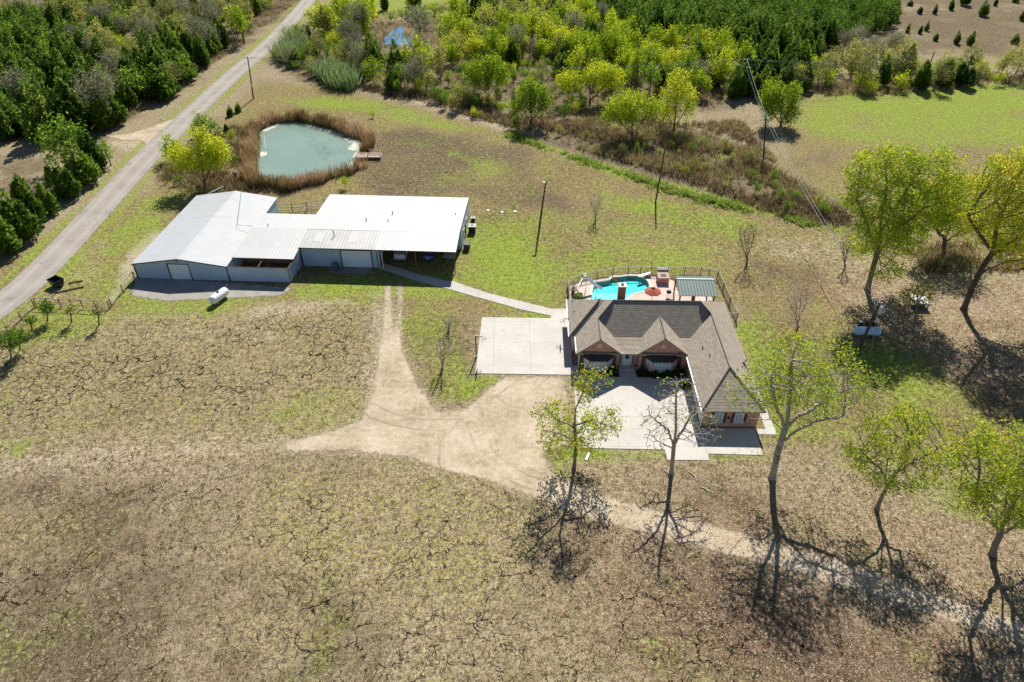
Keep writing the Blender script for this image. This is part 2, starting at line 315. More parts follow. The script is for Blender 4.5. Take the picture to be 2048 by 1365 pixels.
def metal_sheet(name, c, pitch=0.3, axis=0, rough=0.35, metal=0.0, stain=0.25, ribd=0.5, spec=0.5):
    t = NT(name); s = t.sep(t.obj); u = s[axis]
    fr = t.math('ABSOLUTE', t.math('SUBTRACT', t.math('FRACT', t.math('DIVIDE', u, pitch)), 0.5)); rib = t.remap(fr, 0.0, 0.16, 1, 0, True)
    mp = t.n.new('ShaderNodeMapping'); t.l.new(t.obj, mp.inputs[0]); sc3 = [1.6, 1.6, 1.6]; sc3[1 - axis] = 0.12; mp.inputs['Scale'].default_value = sc3
    n1 = t.noise(1.0, 5, 0.65, mp.outputs[0]); n2 = t.noise(0.4, 4, 0.6, t.obj)
    f = t.math('ADD', t.math('MULTIPLY', n1, 0.6), t.math('MULTIPLY', n2, 0.4))
    lo = tuple(v * (1 - stain) for v in c); cc = t.ramp(f, [(0.32, lo), (0.6, c)]); cc = t.mix(t.math('MULTIPLY', rib, 0.34), cc, tuple(v * 0.5 for v in c))
    t.bump(rib, ribd, 0.03); return t.done(cc, rough, spec, metal)
M_ROOFW = metal_sheet('white_metal_roof', (0.53, 0.53, 0.515), 0.5, 0, 0.4, 0.0, 0.10)
M_ROOFB = metal_sheet('pale_metal_roof', (0.50, 0.512, 0.52), 0.5, 1, 0.38, 0.0, 0.14)
M_ROOFG = metal_sheet('weathered_metal_roof', (0.49, 0.482, 0.46), 0.5, 0, 0.5, 0.0, 0.25)
M_WALLX = metal_sheet('blue_white_wall_sheet', (0.42, 0.55, 0.68), 0.40, 0, 0.45, 0.0, 0.12, 0.8)
M_WALLY = metal_sheet('blue_white_side_sheet', (0.42, 0.55, 0.68), 0.40, 1, 0.45, 0.0, 0.12, 0.8)
M_DOORW = plain('white_roller_door', (0.70, 0.78, 0.83), 0.5, 0.4, 0, 0.05)
M_TRIM = plain('dark_brown_trim', (0.07, 0.05, 0.045), 0.5)
M_RUST = plain('rusty_pipe', (0.20, 0.10, 0.065), 0.75, 0.2, 0, 0.35, 3)
M_GRNM = metal_sheet('green_metal_roof', (0.075, 0.125, 0.118), 0.42, 0, 0.55, 0.0, 0.15, 0.9, 0.3)
M_WHITE = plain('white_paint', (0.78, 0.77, 0.74), 0.45, 0.4, 0, 0.06)
M_OFFW = plain('cream_paint', (0.60, 0.55, 0.45), 0.6, 0.3, 0, 0.1)
M_FASC = plain('taupe_fascia', (0.30, 0.25, 0.20), 0.6, 0.3, 0, 0.1)
M_BLACK = plain('black_metal', (0.02, 0.02, 0.022), 0.45, 0.4)
M_SHUT = plain('brown_shutter', (0.085, 0.058, 0.042), 0.6)
M_GLASS = plain('window_glass', (0.055, 0.085, 0.10), 0.06, 0.8, 0, 0.3)
M_GLASSL = plain('curtained_glass', (0.33, 0.45, 0.52), 0.12, 0.7, 0, 0.15, 1.5)
M_DKROOF = plain('dark_bay_roof', (0.04, 0.04, 0.042), 0.6, 0.3, 0, 0.3, 4)
M_WOOD = plain('grey_pole_wood', (0.085, 0.062, 0.048), 0.9, 0.1, 0, 0.35, 3)
M_TIMBER = plain('weathered_deck_timber', (0.42, 0.32, 0.27), 0.85, 0.1, 0, 0.25, 3)
M_STEEL = plain('galvanised_steel', (0.42, 0.44, 0.46), 0.4, 0.5, 0.6, 0.15)
M_INSUL = plain('pale_grey_transformer', (0.50, 0.55, 0.60), 0.4, 0.5)
M_WIRE = plain('bare_aluminium_wire', (0.55, 0.56, 0.56), 0.4, 0.5, 0.5)
M_RED = plain('faded_red_canvas', (0.48, 0.13, 0.09), 0.85, 0.1, 0, 0.15)
M_TANK = plain('white_tank_paint', (0.78, 0.80, 0.82), 0.35, 0.5, 0, 0.04)
M_TANKB = plain('pale_blue_tank_paint', (0.45, 0.63, 0.86), 0.35, 0.5, 0, 0.05)
M_TYRE = plain('tyre_rubber', (0.018, 0.018, 0.018), 0.85)
M_CARW = plain('white_car_paint', (0.74, 0.75, 0.77), 0.22, 0.6, 0, 0.03)
M_CARB = plain('blue_car_paint', (0.03, 0.06, 0.28), 0.2, 0.6, 0.2, 0.08)
M_LAMP = plain('red_tail_lens', (0.35, 0.01, 0.012), 0.2, 0.6)
M_DIRT = plain('pen_dirt', (0.16, 0.095, 0.05), 0.95, 0.05, 0, 0.35, 1.2)
M_BARK = plain('grey_bark', (0.235, 0.195, 0.155), 0.95, 0.05, 0, 0.4, 3.0, 14)
M_BARKL = plain('pale_bark', (0.38, 0.335, 0.28), 0.95, 0.05, 0, 0.35, 3.0, 14)
M_DEAD = plain('bleached_dead_wood', (0.62, 0.57, 0.50), 0.9, 0.05, 0, 0.12)
M_BARKD = plain('dark_bark', (0.115, 0.09, 0.07), 0.95, 0.05, 0, 0.4, 3.0, 14)
M_SLIDE = plain('white_slide_plastic', (0.68, 0.74, 0.80), 0.25, 0.5, 0, 0.03)
M_BLUEB = plain('blue_plastic', (0.04, 0.12, 0.35), 0.4)

# ---- leaves
L_CEDAR = leaf_mat('cedar_needles', [(0.0, (0.034, 0.072, 0.014)), (0.4, (0.092, 0.168, 0.026)), (0.75, (0.175, 0.27, 0.040)), (1.0, (0.28, 0.35, 0.065))], 0.5, 0.6)
L_WILLOW = leaf_mat('yellow_willow_leaves', [(0.0, (0.17, 0.28, 0.022)), (0.35, (0.32, 0.44, 0.028)), (0.7, (0.50, 0.59, 0.036)), (1.0, (0.68, 0.64, 0.05))], 0.55, 0.6)
L_GREEN = leaf_mat('green_leaves', [(0.0, (0.08, 0.17, 0.022)), (0.5, (0.20, 0.34, 0.035)), (1.0, (0.38, 0.50, 0.06))], 0.55, 0.4)
L_PECAN = leaf_mat('turning_pecan_leaves', [(0.0, (0.138, 0.246, 0.026)), (0.35, (0.287, 0.414, 0.036)), (0.7, (0.517, 0.582, 0.048)), (0.92, (0.713, 0.627, 0.066)), (1.0, (0.690, 0.470, 0.072))], 0.55, 0.2)
L_OLIVE = leaf_mat('sparse_olive_leaves', [(0.0, (0.16, 0.18, 0.07)), (0.5, (0.33, 0.34, 0.10)), (1.0, (0.56, 0.53, 0.13))], 0.5, 0.7)
L_TWIG = leaf_mat('bare_twig_haze', [(0.0, (0.16, 0.155, 0.10)), (0.5, (0.28, 0.275, 0.18)), (1.0, (0.42, 0.42, 0.22))], 0.3, 0.4)
L_REED = leaf_mat('rusty_cattail_blades', [(0.0, (0.10, 0.10, 0.03)), (0.2, (0.15, 0.14, 0.045)), (0.4, (0.25, 0.165, 0.075)), (0.68, (0.36, 0.185, 0.085)), (0.85, (0.45, 0.29, 0.155)), (1.0, (0.55, 0.43, 0.27))], 0.4, 0)
L_BRUSH = leaf_mat('dry_brush_stalks', [(0.0, (0.12, 0.08, 0.05)), (0.35, (0.27, 0.195, 0.105)), (0.65, (0.46, 0.37, 0.20)), (0.85, (0.42, 0.38, 0.15)), (1.0, (0.24, 0.26, 0.06))], 0.35, 0)
L_LUSH = leaf_mat('lush_creek_plants', [(0.0, (0.12, 0.20, 0.03)), (0.5, (0.27, 0.38, 0.06)), (1.0, (0.46, 0.52, 0.14))], 0.5, 0)
L_CANE = leaf_mat('blue_green_cane', [(0.0, (0.11, 0.17, 0.06)), (0.5, (0.21, 0.30, 0.11)), (1.0, (0.38, 0.46, 0.22))], 0.45, 0)
L_TUFT = leaf_mat('dry_grass_tufts', [(0.0, (0.10, 0.072, 0.04)), (0.35, (0.22, 0.17, 0.09)), (0.7, (0.38, 0.32, 0.17)), (0.9, (0.30, 0.28, 0.07)), (1.0, (0.17, 0.22, 0.03))], 0.35, 0)
L_FALLEN = leaf_mat('fallen_leaf', [(0.0, (0.188, 0.092, 0.063)), (0.5, (0.413, 0.230, 0.167)), (0.85, (0.625, 0.448, 0.356)), (1.0, (0.450, 0.115, 0.081))], 0.2, 0)
L_HEDGE = leaf_mat('dark_shrub_leaves', [(0.0, (0.02, 0.04, 0.012)), (0.5, (0.05, 0.085, 0.02)), (1.0, (0.10, 0.15, 0.035))], 0.35, 0.2)
L_REDPL = leaf_mat('red_cordyline_leaves', [(0.0, (0.16, 0.07, 0.05)), (1.0, (0.38, 0.2, 0.15))], 0.4, 0)

# ------------------------------------------------------------------ land
POND = [(519, 288), (520, 262), (542, 250), (566, 245), (593, 244), (630, 251), (661, 260), (692, 273), (725, 282), (724, 297), (716, 307), (710, 322), (695, 337), (660, 347), (630, 356), (590, 365), (555, 366), (530, 360), (521, 337), (519, 305)]
POND_W = lay(POND)
CREEK = lay([(1020, 268), (1120, 305), (1240, 345), (1380, 392), (1500, 420), (1640, 455), (1760, 520), (1900, 560)])
ROAD_C = lay([(-60, 655), (60, 563), (178, 440), (290, 318), (372, 238), (466, 150), (548, 78), (617, 0), (640, -40)])
def H(P):
    z = -0.9 * smooth01((sd_poly(P, POND_W) + 1.9) / 2.5)
    z += -0.25 * smooth01(1 - d_line(P, CREEK + np.array([0.0, 3.0])) / 3.5)
    return z
GREEN = [([(925, 470), (1030, 460), (1090, 520), (1120, 600), (1050, 600), (940, 565)], .95, 4), ([(1110, 545), (1150, 520), (1300, 500), (1440, 515), (1460, 535), (1140, 555)], .55, 3), ([(1210, 385), (1330, 405), (1540, 455), (1460, 470), (1330, 450), (1220, 410)], .6, 3), ([(1470, 640), (1500, 640), (1600, 870), (1560, 880)], .8, 1.5), ([(985, 636), (1100, 630), (1100, 640), (975, 642)], .9, 1), ([(935, 450), (1010, 470), (1060, 540), (1010, 580), (940, 560)], .9, 3), ([(1340, 415), (1480, 430), (1540, 458), (1430, 455)], .75, 3), ([(1650, 195), (2100, 165), (2100, 230), (1800, 235), (1660, 225)], .85, 4), ([(560, 575), (760, 560), (760, 585), (600, 600)], .85, 1.5), ([(1690, 690), (1800, 700), (1850, 760), (1760, 780)], .95, 3),   # outline, strength, feather in metres
    ([(925, 440), (1080, 430), (1140, 530), (1138, 610), (1090, 622), (930, 575)], .62, 4), ([(985, 632), (1130, 625), (1130, 640), (965, 642)], .75, 2),
    ([(960, 612), (1100, 640), (1105, 632), (1000, 600)], .6, 1.5), ([(1130, 520), (1200, 470), (1430, 500), (1460, 540), (1140, 560)], .62, 4),
    ([(1620, 190), (2100, 160), (2100, 290), (1830, 300), (1640, 280), (1600, 230)], .66, 6), ([(1560, 220), (1640, 210), (1650, 260), (1580, 255)], .5, 5),
    ([(1480, 630), (1515, 640), (1560, 760), (1590, 850), (1545, 850)], .7, 1.5), ([(1690, 690), (1840, 700), (1900, 790), (1830, 830), (1720, 770)], .75, 5),
    ([(250, 585), (460, 590), (760, 570), (760, 600), (560, 605), (300, 640), (200, 640)], .6, 2.5), ([(560, 560), (780, 545), (920, 555), (920, 600), (600, 585)], .7, 2),
    ([(180, 480), (300, 400), (380, 385), (280, 500), (200, 560)], .5, 3), ([(505, 800), (600, 775), (735, 775), (720, 835), (600, 870), (520, 850)], .22, 1.5),
    ([(560, 195), (700, 190), (830, 222), (960, 262), (880, 262), (740, 225), (600, 215)], .68, 3), ([(900, 305), (1000, 320), (1030, 350), (960, 345)], .55, 3),
    ([(680, -20), (950, -20), (900, 50), (800, 35), (690, 40)], .95, 4), ([(1020, 265), (1240, 335), (1500, 405), (1700, 455), (1690, 470), (1460, 412), (1200, 345)], .7, 1.5),
    ([(800, 640), (850, 600), (900, 640), (960, 760), (880, 790), (830, 720)], .45, 2), ([(850, 760), (960, 752), (1000, 762), (930, 800), (870, 800)], .7, 1.5),
    ([(1120, 895), (1330, 900), (1330, 915), (1130, 925), (1130, 960), (1095, 940)], .7, 1.2), ([(1420, 905), (1530, 910), (1560, 920), (1430, 922)], .7, 1.2),
    ([(1800, 940), (1960, 950), (2100, 1000), (2000, 1060), (1830, 1010)], .6, 4), ([(0, 880), (60, 880), (60, 915), (0, 925)], .6, 1.5), ([(1180, 430), (1420, 470), (1400, 500), (1180, 460)], .45, 4),
    ([(1340, 410), (1480, 425), (1560, 460), (1420, 460)], .55, 3), ([(1640, 590), (1700, 640), (1690, 690), (1600, 640)], .35, 3), ([(60, 610), (220, 615), (190, 660), (40, 700)], .5, 2), ([(120, 490), (260, 570), (200, 600), (100, 580)], .45, 2),
]
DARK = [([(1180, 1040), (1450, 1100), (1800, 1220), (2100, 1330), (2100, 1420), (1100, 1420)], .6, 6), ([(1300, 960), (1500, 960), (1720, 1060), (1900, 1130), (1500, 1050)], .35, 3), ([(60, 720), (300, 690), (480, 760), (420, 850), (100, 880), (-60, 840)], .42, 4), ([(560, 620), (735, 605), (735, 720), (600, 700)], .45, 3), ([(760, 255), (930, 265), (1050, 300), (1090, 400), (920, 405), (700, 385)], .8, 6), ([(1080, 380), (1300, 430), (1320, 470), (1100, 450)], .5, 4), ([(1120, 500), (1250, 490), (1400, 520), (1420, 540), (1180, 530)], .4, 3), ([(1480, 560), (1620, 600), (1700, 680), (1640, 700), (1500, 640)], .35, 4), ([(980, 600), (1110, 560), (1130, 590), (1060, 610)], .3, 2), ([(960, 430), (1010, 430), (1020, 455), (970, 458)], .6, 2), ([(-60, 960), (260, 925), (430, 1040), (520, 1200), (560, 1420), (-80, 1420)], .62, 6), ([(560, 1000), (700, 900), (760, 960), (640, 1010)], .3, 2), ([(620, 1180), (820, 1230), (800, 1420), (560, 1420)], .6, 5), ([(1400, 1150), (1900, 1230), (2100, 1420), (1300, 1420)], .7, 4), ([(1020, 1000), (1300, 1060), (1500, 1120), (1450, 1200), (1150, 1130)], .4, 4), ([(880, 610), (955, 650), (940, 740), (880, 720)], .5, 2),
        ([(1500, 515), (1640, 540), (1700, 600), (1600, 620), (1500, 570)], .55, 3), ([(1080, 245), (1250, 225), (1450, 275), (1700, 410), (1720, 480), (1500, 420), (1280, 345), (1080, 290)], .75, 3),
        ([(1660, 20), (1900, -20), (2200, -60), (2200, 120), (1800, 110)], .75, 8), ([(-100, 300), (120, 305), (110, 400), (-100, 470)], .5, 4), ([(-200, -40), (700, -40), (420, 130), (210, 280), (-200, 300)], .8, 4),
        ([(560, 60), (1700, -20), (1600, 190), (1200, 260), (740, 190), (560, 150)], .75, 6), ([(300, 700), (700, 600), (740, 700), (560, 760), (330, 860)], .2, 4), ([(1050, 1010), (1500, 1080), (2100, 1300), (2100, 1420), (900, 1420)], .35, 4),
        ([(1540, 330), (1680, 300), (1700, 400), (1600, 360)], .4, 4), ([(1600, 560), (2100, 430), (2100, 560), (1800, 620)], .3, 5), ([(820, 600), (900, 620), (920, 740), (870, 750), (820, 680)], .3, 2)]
LEAF = [([(1640, 560), (1760, 540), (2100, 560), (2100, 850), (1900, 780), (1780, 680), (1640, 640)], 1.0, 4), ([(1480, 960), (1700, 980), (2100, 1060), (2100, 1400), (1300, 1400), (1020, 1050), (1200, 1010)], .65, 4), ([(1180, 930), (1340, 940), (1500, 930), (1500, 1050), (1200, 980)], .35, 2), ([(1500, 560), (1650, 560), (1640, 640), (1540, 600)], .4, 3)]
BARE = [([(1620, 520), (2100, 500), (2100, 800), (1880, 760), (1700, 640)], .42, 4), ([(1500, 470), (1680, 480), (1690, 530), (1540, 520)], .4, 3), ([(30, 540), (110, 500), (200, 470), (240, 490), (200, 560), (120, 600), (20, 620)], .3, 2), ([(255, 500), (310, 455), (330, 470), (275, 530), (262, 560), (232, 600), (215, 600)], .7, 1), ([(-60, 905), (540, 868), (640, 862), (640, 905), (300, 925), (-60, 965)], .42, 2),
        ([(740, 185), (860, 215), (1010, 262), (990, 250), (850, 205), (760, 175)], .7, 2), ([(1640, 245), (1700, 250), (1740, 265), (1640, 262)], .5, 3), ([(730, 560), (800, 575), (810, 700), (760, 800), (700, 850), (735, 700)], .45, 1.5), ([(860, 660), (960, 640), (945, 700), (860, 720)], .15, 2), ([(1100, 480), (1640, 490), (1650, 530), (1500, 520)], .2, 4), ([(500, 610), (700, 590), (740, 610), (500, 640)], .5, 2),
        ([(205, 285), (300, 275), (330, 290), (300, 320), (240, 300)], .55, 1.5), ([(320, 640), (560, 640), (560, 690), (330, 680)], .3, 3)]
LAWN = [([(-100, 560), (300, 380), (520, 160), (700, 180), (1000, 260), (1300, 360), (1700, 470), (2200, 470), (2200, 900), (1500, 900), (1480, 620), (1120, 640), (960, 640), (940, 760), (860, 790), (790, 640), (560, 610), (200, 640), (-100, 720)], .9, 5), ([(1540, 330), (1600, 180), (2200, 150), (2200, 480), (1700, 470)], .8, 6)]
GREEN += [([(1560, 700), (1700, 720), (1760, 900), (1620, 920)], .3, 4), ([(1500, 620), (1560, 640), (1600, 760), (1560, 800)], .55, 3), ([(1150, 200), (1330, 240), (1500, 320), (1400, 330), (1200, 270)], .3, 4)]
OLIVE = [([(505, 795), (600, 770), (738, 765), (724, 838), (600, 874), (520, 852)], 1.1, 1.5), ([(-60, 690), (200, 640), (740, 610), (740, 770), (500, 800), (560, 880), (-60, 880)], .78, 3), ([(560, 930), (1000, 960), (1100, 1100), (960, 1240), (640, 1180), (470, 1080)], .95, 4), ([(200, 880), (560, 860), (600, 900), (260, 920)], .6, 2), ([(900, 1100), (1300, 1150), (1500, 1420), (800, 1420)], .3, 4), ([(-80, 1010), (180, 1030), (180, 1100), (-80, 1110)], .6, 3), ([(430, 1230), (640, 1200), (700, 1300), (480, 1300)], .6, 3)]
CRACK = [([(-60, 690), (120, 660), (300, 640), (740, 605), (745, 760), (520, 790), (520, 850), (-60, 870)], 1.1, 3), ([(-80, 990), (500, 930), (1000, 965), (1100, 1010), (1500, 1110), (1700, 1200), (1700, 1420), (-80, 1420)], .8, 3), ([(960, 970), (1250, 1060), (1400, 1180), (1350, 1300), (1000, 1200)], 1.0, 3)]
def field(P, items):
    out = np.zeros(len(P))
    for poly, s, fe in items: out = np.maximum(out, s * smooth01((sd_poly(P, lay(poly)) + fe) / (2 * fe)))
    return out
def axis(a, b, step, far):
    core = np.arange(a, b + step / 2, step); g = []; x = step; p = 0
    while p < far: x *= 1.35; p += x; g.append(p)
    g = np.array(g); return np.concatenate([a - g[::-1], core, b + g])
gx = axis(-120, 150, 0.8, 2500); gy = axis(22, 265, 0.8, 2500)
GX, GY = np.meshgrid(gx, gy); GP = np.stack([GX.ravel(), GY.ravel()], 1); nx, ny = len(gx), len(gy)
idx = np.arange(nx * ny).reshape(ny, nx); GF = np.stack([idx[:-1, :-1], idx[:-1, 1:], idx[1:, 1:], idx[1:, :-1]], -1).reshape(-1, 4)
gz = H(GP) - 0.006
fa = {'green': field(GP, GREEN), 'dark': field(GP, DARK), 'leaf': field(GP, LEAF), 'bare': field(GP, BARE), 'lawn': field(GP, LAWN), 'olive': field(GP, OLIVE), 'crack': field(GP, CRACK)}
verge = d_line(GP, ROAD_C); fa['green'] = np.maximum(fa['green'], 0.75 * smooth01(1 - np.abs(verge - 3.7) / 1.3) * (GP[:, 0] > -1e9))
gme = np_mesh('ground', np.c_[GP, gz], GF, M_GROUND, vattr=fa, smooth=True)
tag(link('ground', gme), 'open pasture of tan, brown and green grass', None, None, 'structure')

def sheet(name, poly, z, m, step=0.5, margin=0.9, extra=None):
    poly = np.asarray(poly, float); lo = poly.min(0) - margin - step; hi = poly.max(0) + margin + step
    xs = np.arange(lo[0], hi[0] + step, step); ys = np.arange(lo[1], hi[1] + step, step); X, Y = np.meshgrid(xs, ys); P = np.stack([X.ravel(), Y.ravel()], 1)
    d = sd_poly(P, poly); i = np.arange(len(P)).reshape(len(ys), len(xs)); F = np.stack([i[:-1, :-1], i[:-1, 1:], i[1:, 1:], i[1:, :-1]], -1).reshape(-1, 4)
    F = F[(d[F].max(1) > -margin)]; used = np.unique(F); remap = np.full(len(P), -1); remap[used] = np.arange(len(used)); P = P[used]; d = d[used]
    va = {'edge': d}
    if extra: va.update(extra(P))
    o = link(name, np_mesh(name, np.c_[P, np.full(len(P), z)], remap[F], m, vattr=va)); o['kind'] = 'structure'; return o
DRIVE = [(768, 566), (783, 566), (785, 630), (790, 662), (795, 630), (793, 566), (808, 566), (804, 640), (806, 700), (838, 770), (876, 822), (930, 818), (985, 770), (1012, 752), (1128, 752), (1140, 800), (1140, 890), (1085, 905), (1102, 942), (1180, 982), (1290, 1013), (1450, 1056), (1700, 1128), (2120, 1270), (2120, 1315), (1800, 1212), (1550, 1133), (1350, 1083), (1200, 1047), (1050, 990), (960, 958), (880, 940), (820, 918), (700, 902), (580, 905), (555, 885), (650, 866), (720, 840), (745, 780), (757, 690), (766, 620)]
o = sheet('gravel_driveway', lay(DRIVE), 0.004, M_GRAVEL); o['label'] = 'pale tan gravel driveway curving past the brick house'
def offset_line(L, w):
    L = np.asarray(L); t = np.gradient(L, axis=0); t /= np.linalg.norm(t, axis=1)[:, None]; n = np.c_[-t[:, 1], t[:, 0]]
    return np.concatenate([L + n * w, (L - n * w)[::-1]])
def dense(L, k=8):
    L = np.asarray(L); n = len(L); s = np.linspace(0, n - 1, (n - 1) * k + 1); out = []
    for x in s:                                  # Catmull-Rom
        i = min(int(x), n - 2); f = x - i; p0, p1, p2, p3 = L[max(i - 1, 0)], L[i], L[i + 1], L[min(i + 2, n - 1)]
        out.append(0.5 * (2 * p1 + (p2 - p0) * f + (2 * p0 - 5 * p1 + 4 * p2 - p3) * f * f + (3 * p1 - p0 - 3 * p2 + p3) * f ** 3))
    return np.array(out)
RC = dense(ROAD_C)
def lane_attr(P):
    best = np.full(len(P), 1e9); side = np.zeros(len(P))
    for i in range(1, len(RC)):
        a, b = RC[i - 1], RC[i]; e = b - a; w = P - a; t = np.clip((w @ e) / (e @ e), 0, 1); q = w - t[:, None] * e; d = np.sqrt((q * q).sum(1)); s = np.sign(e[0] * w[:, 1] - e[1] * w[:, 0])
        k = d < best; best[k] = d[k]; side[k] = (s * d)[k]
    return {'lane': side}
o = sheet('road', offset_line(RC, 2.75), 0.008, M_ASPH, 0.5, 0.6, lane_attr); o['label'] = 'narrow worn grey country road'
o = sheet('dirt_turnout', lay([(210, 272), (255, 268), (300, 255), (345, 238), (365, 232), (330, 275), (300, 300), (285, 282), (240, 280)]), 0.006, M_GRAVEL); o['label'] = 'tan dirt turnout beside the road at the wood'
M_APRON = concrete_material('grey_apron', (0.24, 0.23, 0.215), (0.36, 0.345, 0.32))
def apron():
    t = NT('crushed_grey_apron'); a = t.noise(0.8, 5, 0.7); f = t.noise(9, 3, 0.7)
    return ragged(t, t.ramp(t.math('ADD', t.math('MULTIPLY', a, .5), t.math('MULTIPLY', f, .5)), [(.35, (.22, .205, .185)), (.65, (.40, .375, .34))]), 0.95, 0.5)
o = sheet('barn_apron', lay([(268, 550), (590, 575), (560, 592), (440, 598), (330, 603), (262, 592)]), 0.005, apron()); o['label'] = 'dark grey gravel apron in front of the metal barn'

# concrete flatwork: real slabs with an edge
HO = at(900 + 1450 / 2.926, 480 + 1090 / 2.926); HA = R(-1.5)
def hw(x, y, z=0.0):                            # house frame to land
    c, s = math.cos(HA), math.sin(HA); return Vector((HO.x + x * c - y * s, HO.y + x * s + y * c, z))
def hbox(name, poly, z, m, label, t=0.14):
    o = MB().prism([tuple(hw(*p))[:2] for p in poly], z - t, z).build(name, m); tag(o, label, None, None, 'structure'); return o
hbox('front_court', [(-13.4, 9.3), (-13.3, -3.72), (-4.18, -3.72), (-4.13, -5.2), (0.22, -5.15), (0.28, -4.2), (6.04, -4.25), (6.2, -0.3), (0.2, -0.3), (0.2, 10.2), (-13.4, 10.2)], 0.05, M_CONC, 'pale concrete court in front of the house')
hbox('parking_pad', [(-25.06, 20.2), (-15.82, 20.2), (-15.82, 20.9), (-13.45, 22.55), (-13.42, 10.25), (-13.45, 8.43), (-25.14, 8.4)], 0.055, M_CONC, 'pale concrete parking pad with basketball hoop')
hbox('side_walkway', [(6.9, 20.0), (7.75, 20.0), (8.35, -0.45), (8.3, -1.15), (6.25, -1.15), (6.25, -0.35), (7.35, -0.3)], 0.047, M_PATH, 'concrete walkway along the right side of the house')
hbox('entry_step', [(-7.75, 9.4), (-5.85, 9.4), (-5.85, 10.4), (-7.75, 10.4)], 0.17, M_CONC, 'concrete entry step at the front door', 0.12)
PATH = lay([(760, 538), (767, 527), (836, 549), (894, 563), (907, 563), (930, 572), (980, 588), (1028, 600), (1101, 618), (1133, 618), (1133, 632), (1102, 632), (1043, 620), (973, 600), (957, 596), (888, 576), (836, 563), (796, 549)])
tag(MB().prism([tuple(p) for p in PATH], -0.1, 0.043).build('garden_path', M_PATH), 'concrete path from the house to the carport', None, None, 'structure')

# ------------------------------------------------------------------ the brick house
def clip_poly(poly, a, b, c):                   # keep a*x + b*y + c >= 0
    out = []
    for i in range(len(poly)):
        p, q = poly[i - 1], poly[i]; fp = a * p[0] + b * p[1] + c; fq = a * q[0] + b * q[1] + c
        if (fp >= 0) != (fq >= 0): t = fp / (fp - fq); out.append((p[0] + t * (q[0] - p[0]), p[1] + t * (q[1] - p[1])))
        if fq >= 0: out.append(q)
    return out
def roof_faces(rect, planes, dz=0.0):           # planes z = a x + b y + c; the roof is the lowest of them
    x0, y0, x1, y1 = rect; res = []
    for i, (a, b, c) in enumerate(planes):
        poly = [(x0, y0), (x1, y0), (x1, y1), (x0, y1)]
        for j, (d, e, f) in enumerate(planes):
            if j != i and poly: poly = clip_poly(poly, d - a, e - b, f - c)
        if len(poly) >= 3: res.append([(p[0], p[1], a * p[0] + b * p[1] + c + dz) for p in poly])
    return res
def roof_shell(rect, planes, t=0.17, dz=0.0):
    mb = MB()
    for poly in roof_faces(rect, planes, dz): mb.slab(poly, t)
    return mb
house = empty('brick_house', HO, HA, 'red brick ranch house with hipped grey shingle roof beside the pool', 'house')
E0, PT = 2.7, 0.8
MX0, MX1 = -13.06, 6.72
main = [(PT, 0, E0 - PT * MX0), (-PT, 0, E0 + PT * MX1), (0, -0.67, E0 + 0.67 * 20.8), (0, 0.88, 3.32 - 0.88 * 11.75)]
low = [(PT, 0, E0 - PT * MX0), (-PT, 0, E0 + PT * MX1), (0, 0.262, E0 - 0.262 * 9.35)]
rm = roof_shell((MX0, 11.75, MX1, 20.8), main, dz=-0.012)
for poly in roof_faces((MX0, 9.35, MX1, 11.75), low, -0.012): rm.slab(poly, 0.17)
rm.build('main_roof', M_SHINGLE, house)
def gable(x0, x1, y0, y1): return roof_shell((x0, y0, x1, y1), [(PT, 0, E0 - PT * x0), (-PT, 0, E0 + PT * x1)])
gable(MX0, -7.66, 9.2, 15.0).build('gable_roof', M_SHINGLE, house); gable(-5.9, 0.2, 9.2, 15.0).build('gable_roof', M_SHINGLE, house)
roof_shell((-0.02, -0.4, MX1, 20.78), [(PT, 0, E0 + PT * 0.02), (-PT, 0, E0 + PT * MX1), (0, 0.65, E0 + 0.65 * 0.4), (0, -0.67, E0 + 0.67 * 20.78)], dz=0.006).build('wing_roof', M_SHINGLE, house)
roof_shell((-13.82, 12.6, -8.0, 20.79), [(PT, 0, E0 + PT * 13.82), (0, PT, E0 - PT * 12.6), (0, -0.67, E0 + 0.67 * 20.79)], dz=0.004).build('side_roof', M_SHINGLE, house)
cap = MB()
def ridge(a, b): cap.tube([a, b], 0.085, 6)
ridge((-8.42, 15.28, 6.335), (2.08, 15.28, 6.335)); ridge((-10.36, 9.2, 4.86), (-10.36, 13.4, 4.86)); ridge((-2.85, 9.2, 5.14), (-2.85, 13.75, 5.14)); ridge((3.35, 3.75, 5.4), (3.35, 14.05, 5.4))
ridge((-0.02, -0.4, 2.7), (3.35, 3.75, 5.4)); ridge((6.72, -0.4, 2.7), (3.35, 3.75, 5.4)); ridge((2.08, 15.3, 6.4), (3.35, 14.0, 5.4)); ridge((-8.42, 15.3, 6.4), (-10.36, 13.4, 4.87)); ridge((-13.82, 12.6, 2.7), (-10.1, 16.3, 5.66))
cap.build('ridge_cap', plain('ridge_shingle', (0.15, 0.13, 0.11), 0.9), house)
wl = MB()
FP = [(-13.4, 12.98), (-12.66, 12.98), (-12.66, 9.6), (-8.06, 9.6), (-8.06, 10.4), (-5.5, 10.4), (-5.5, 9.6), (0.3, 9.6), (0.3, 0.0), (6.4, 0.0), (6.4, 20.4), (-13.4, 20.4)]
wl.prism(FP, -0.05, 2.62)
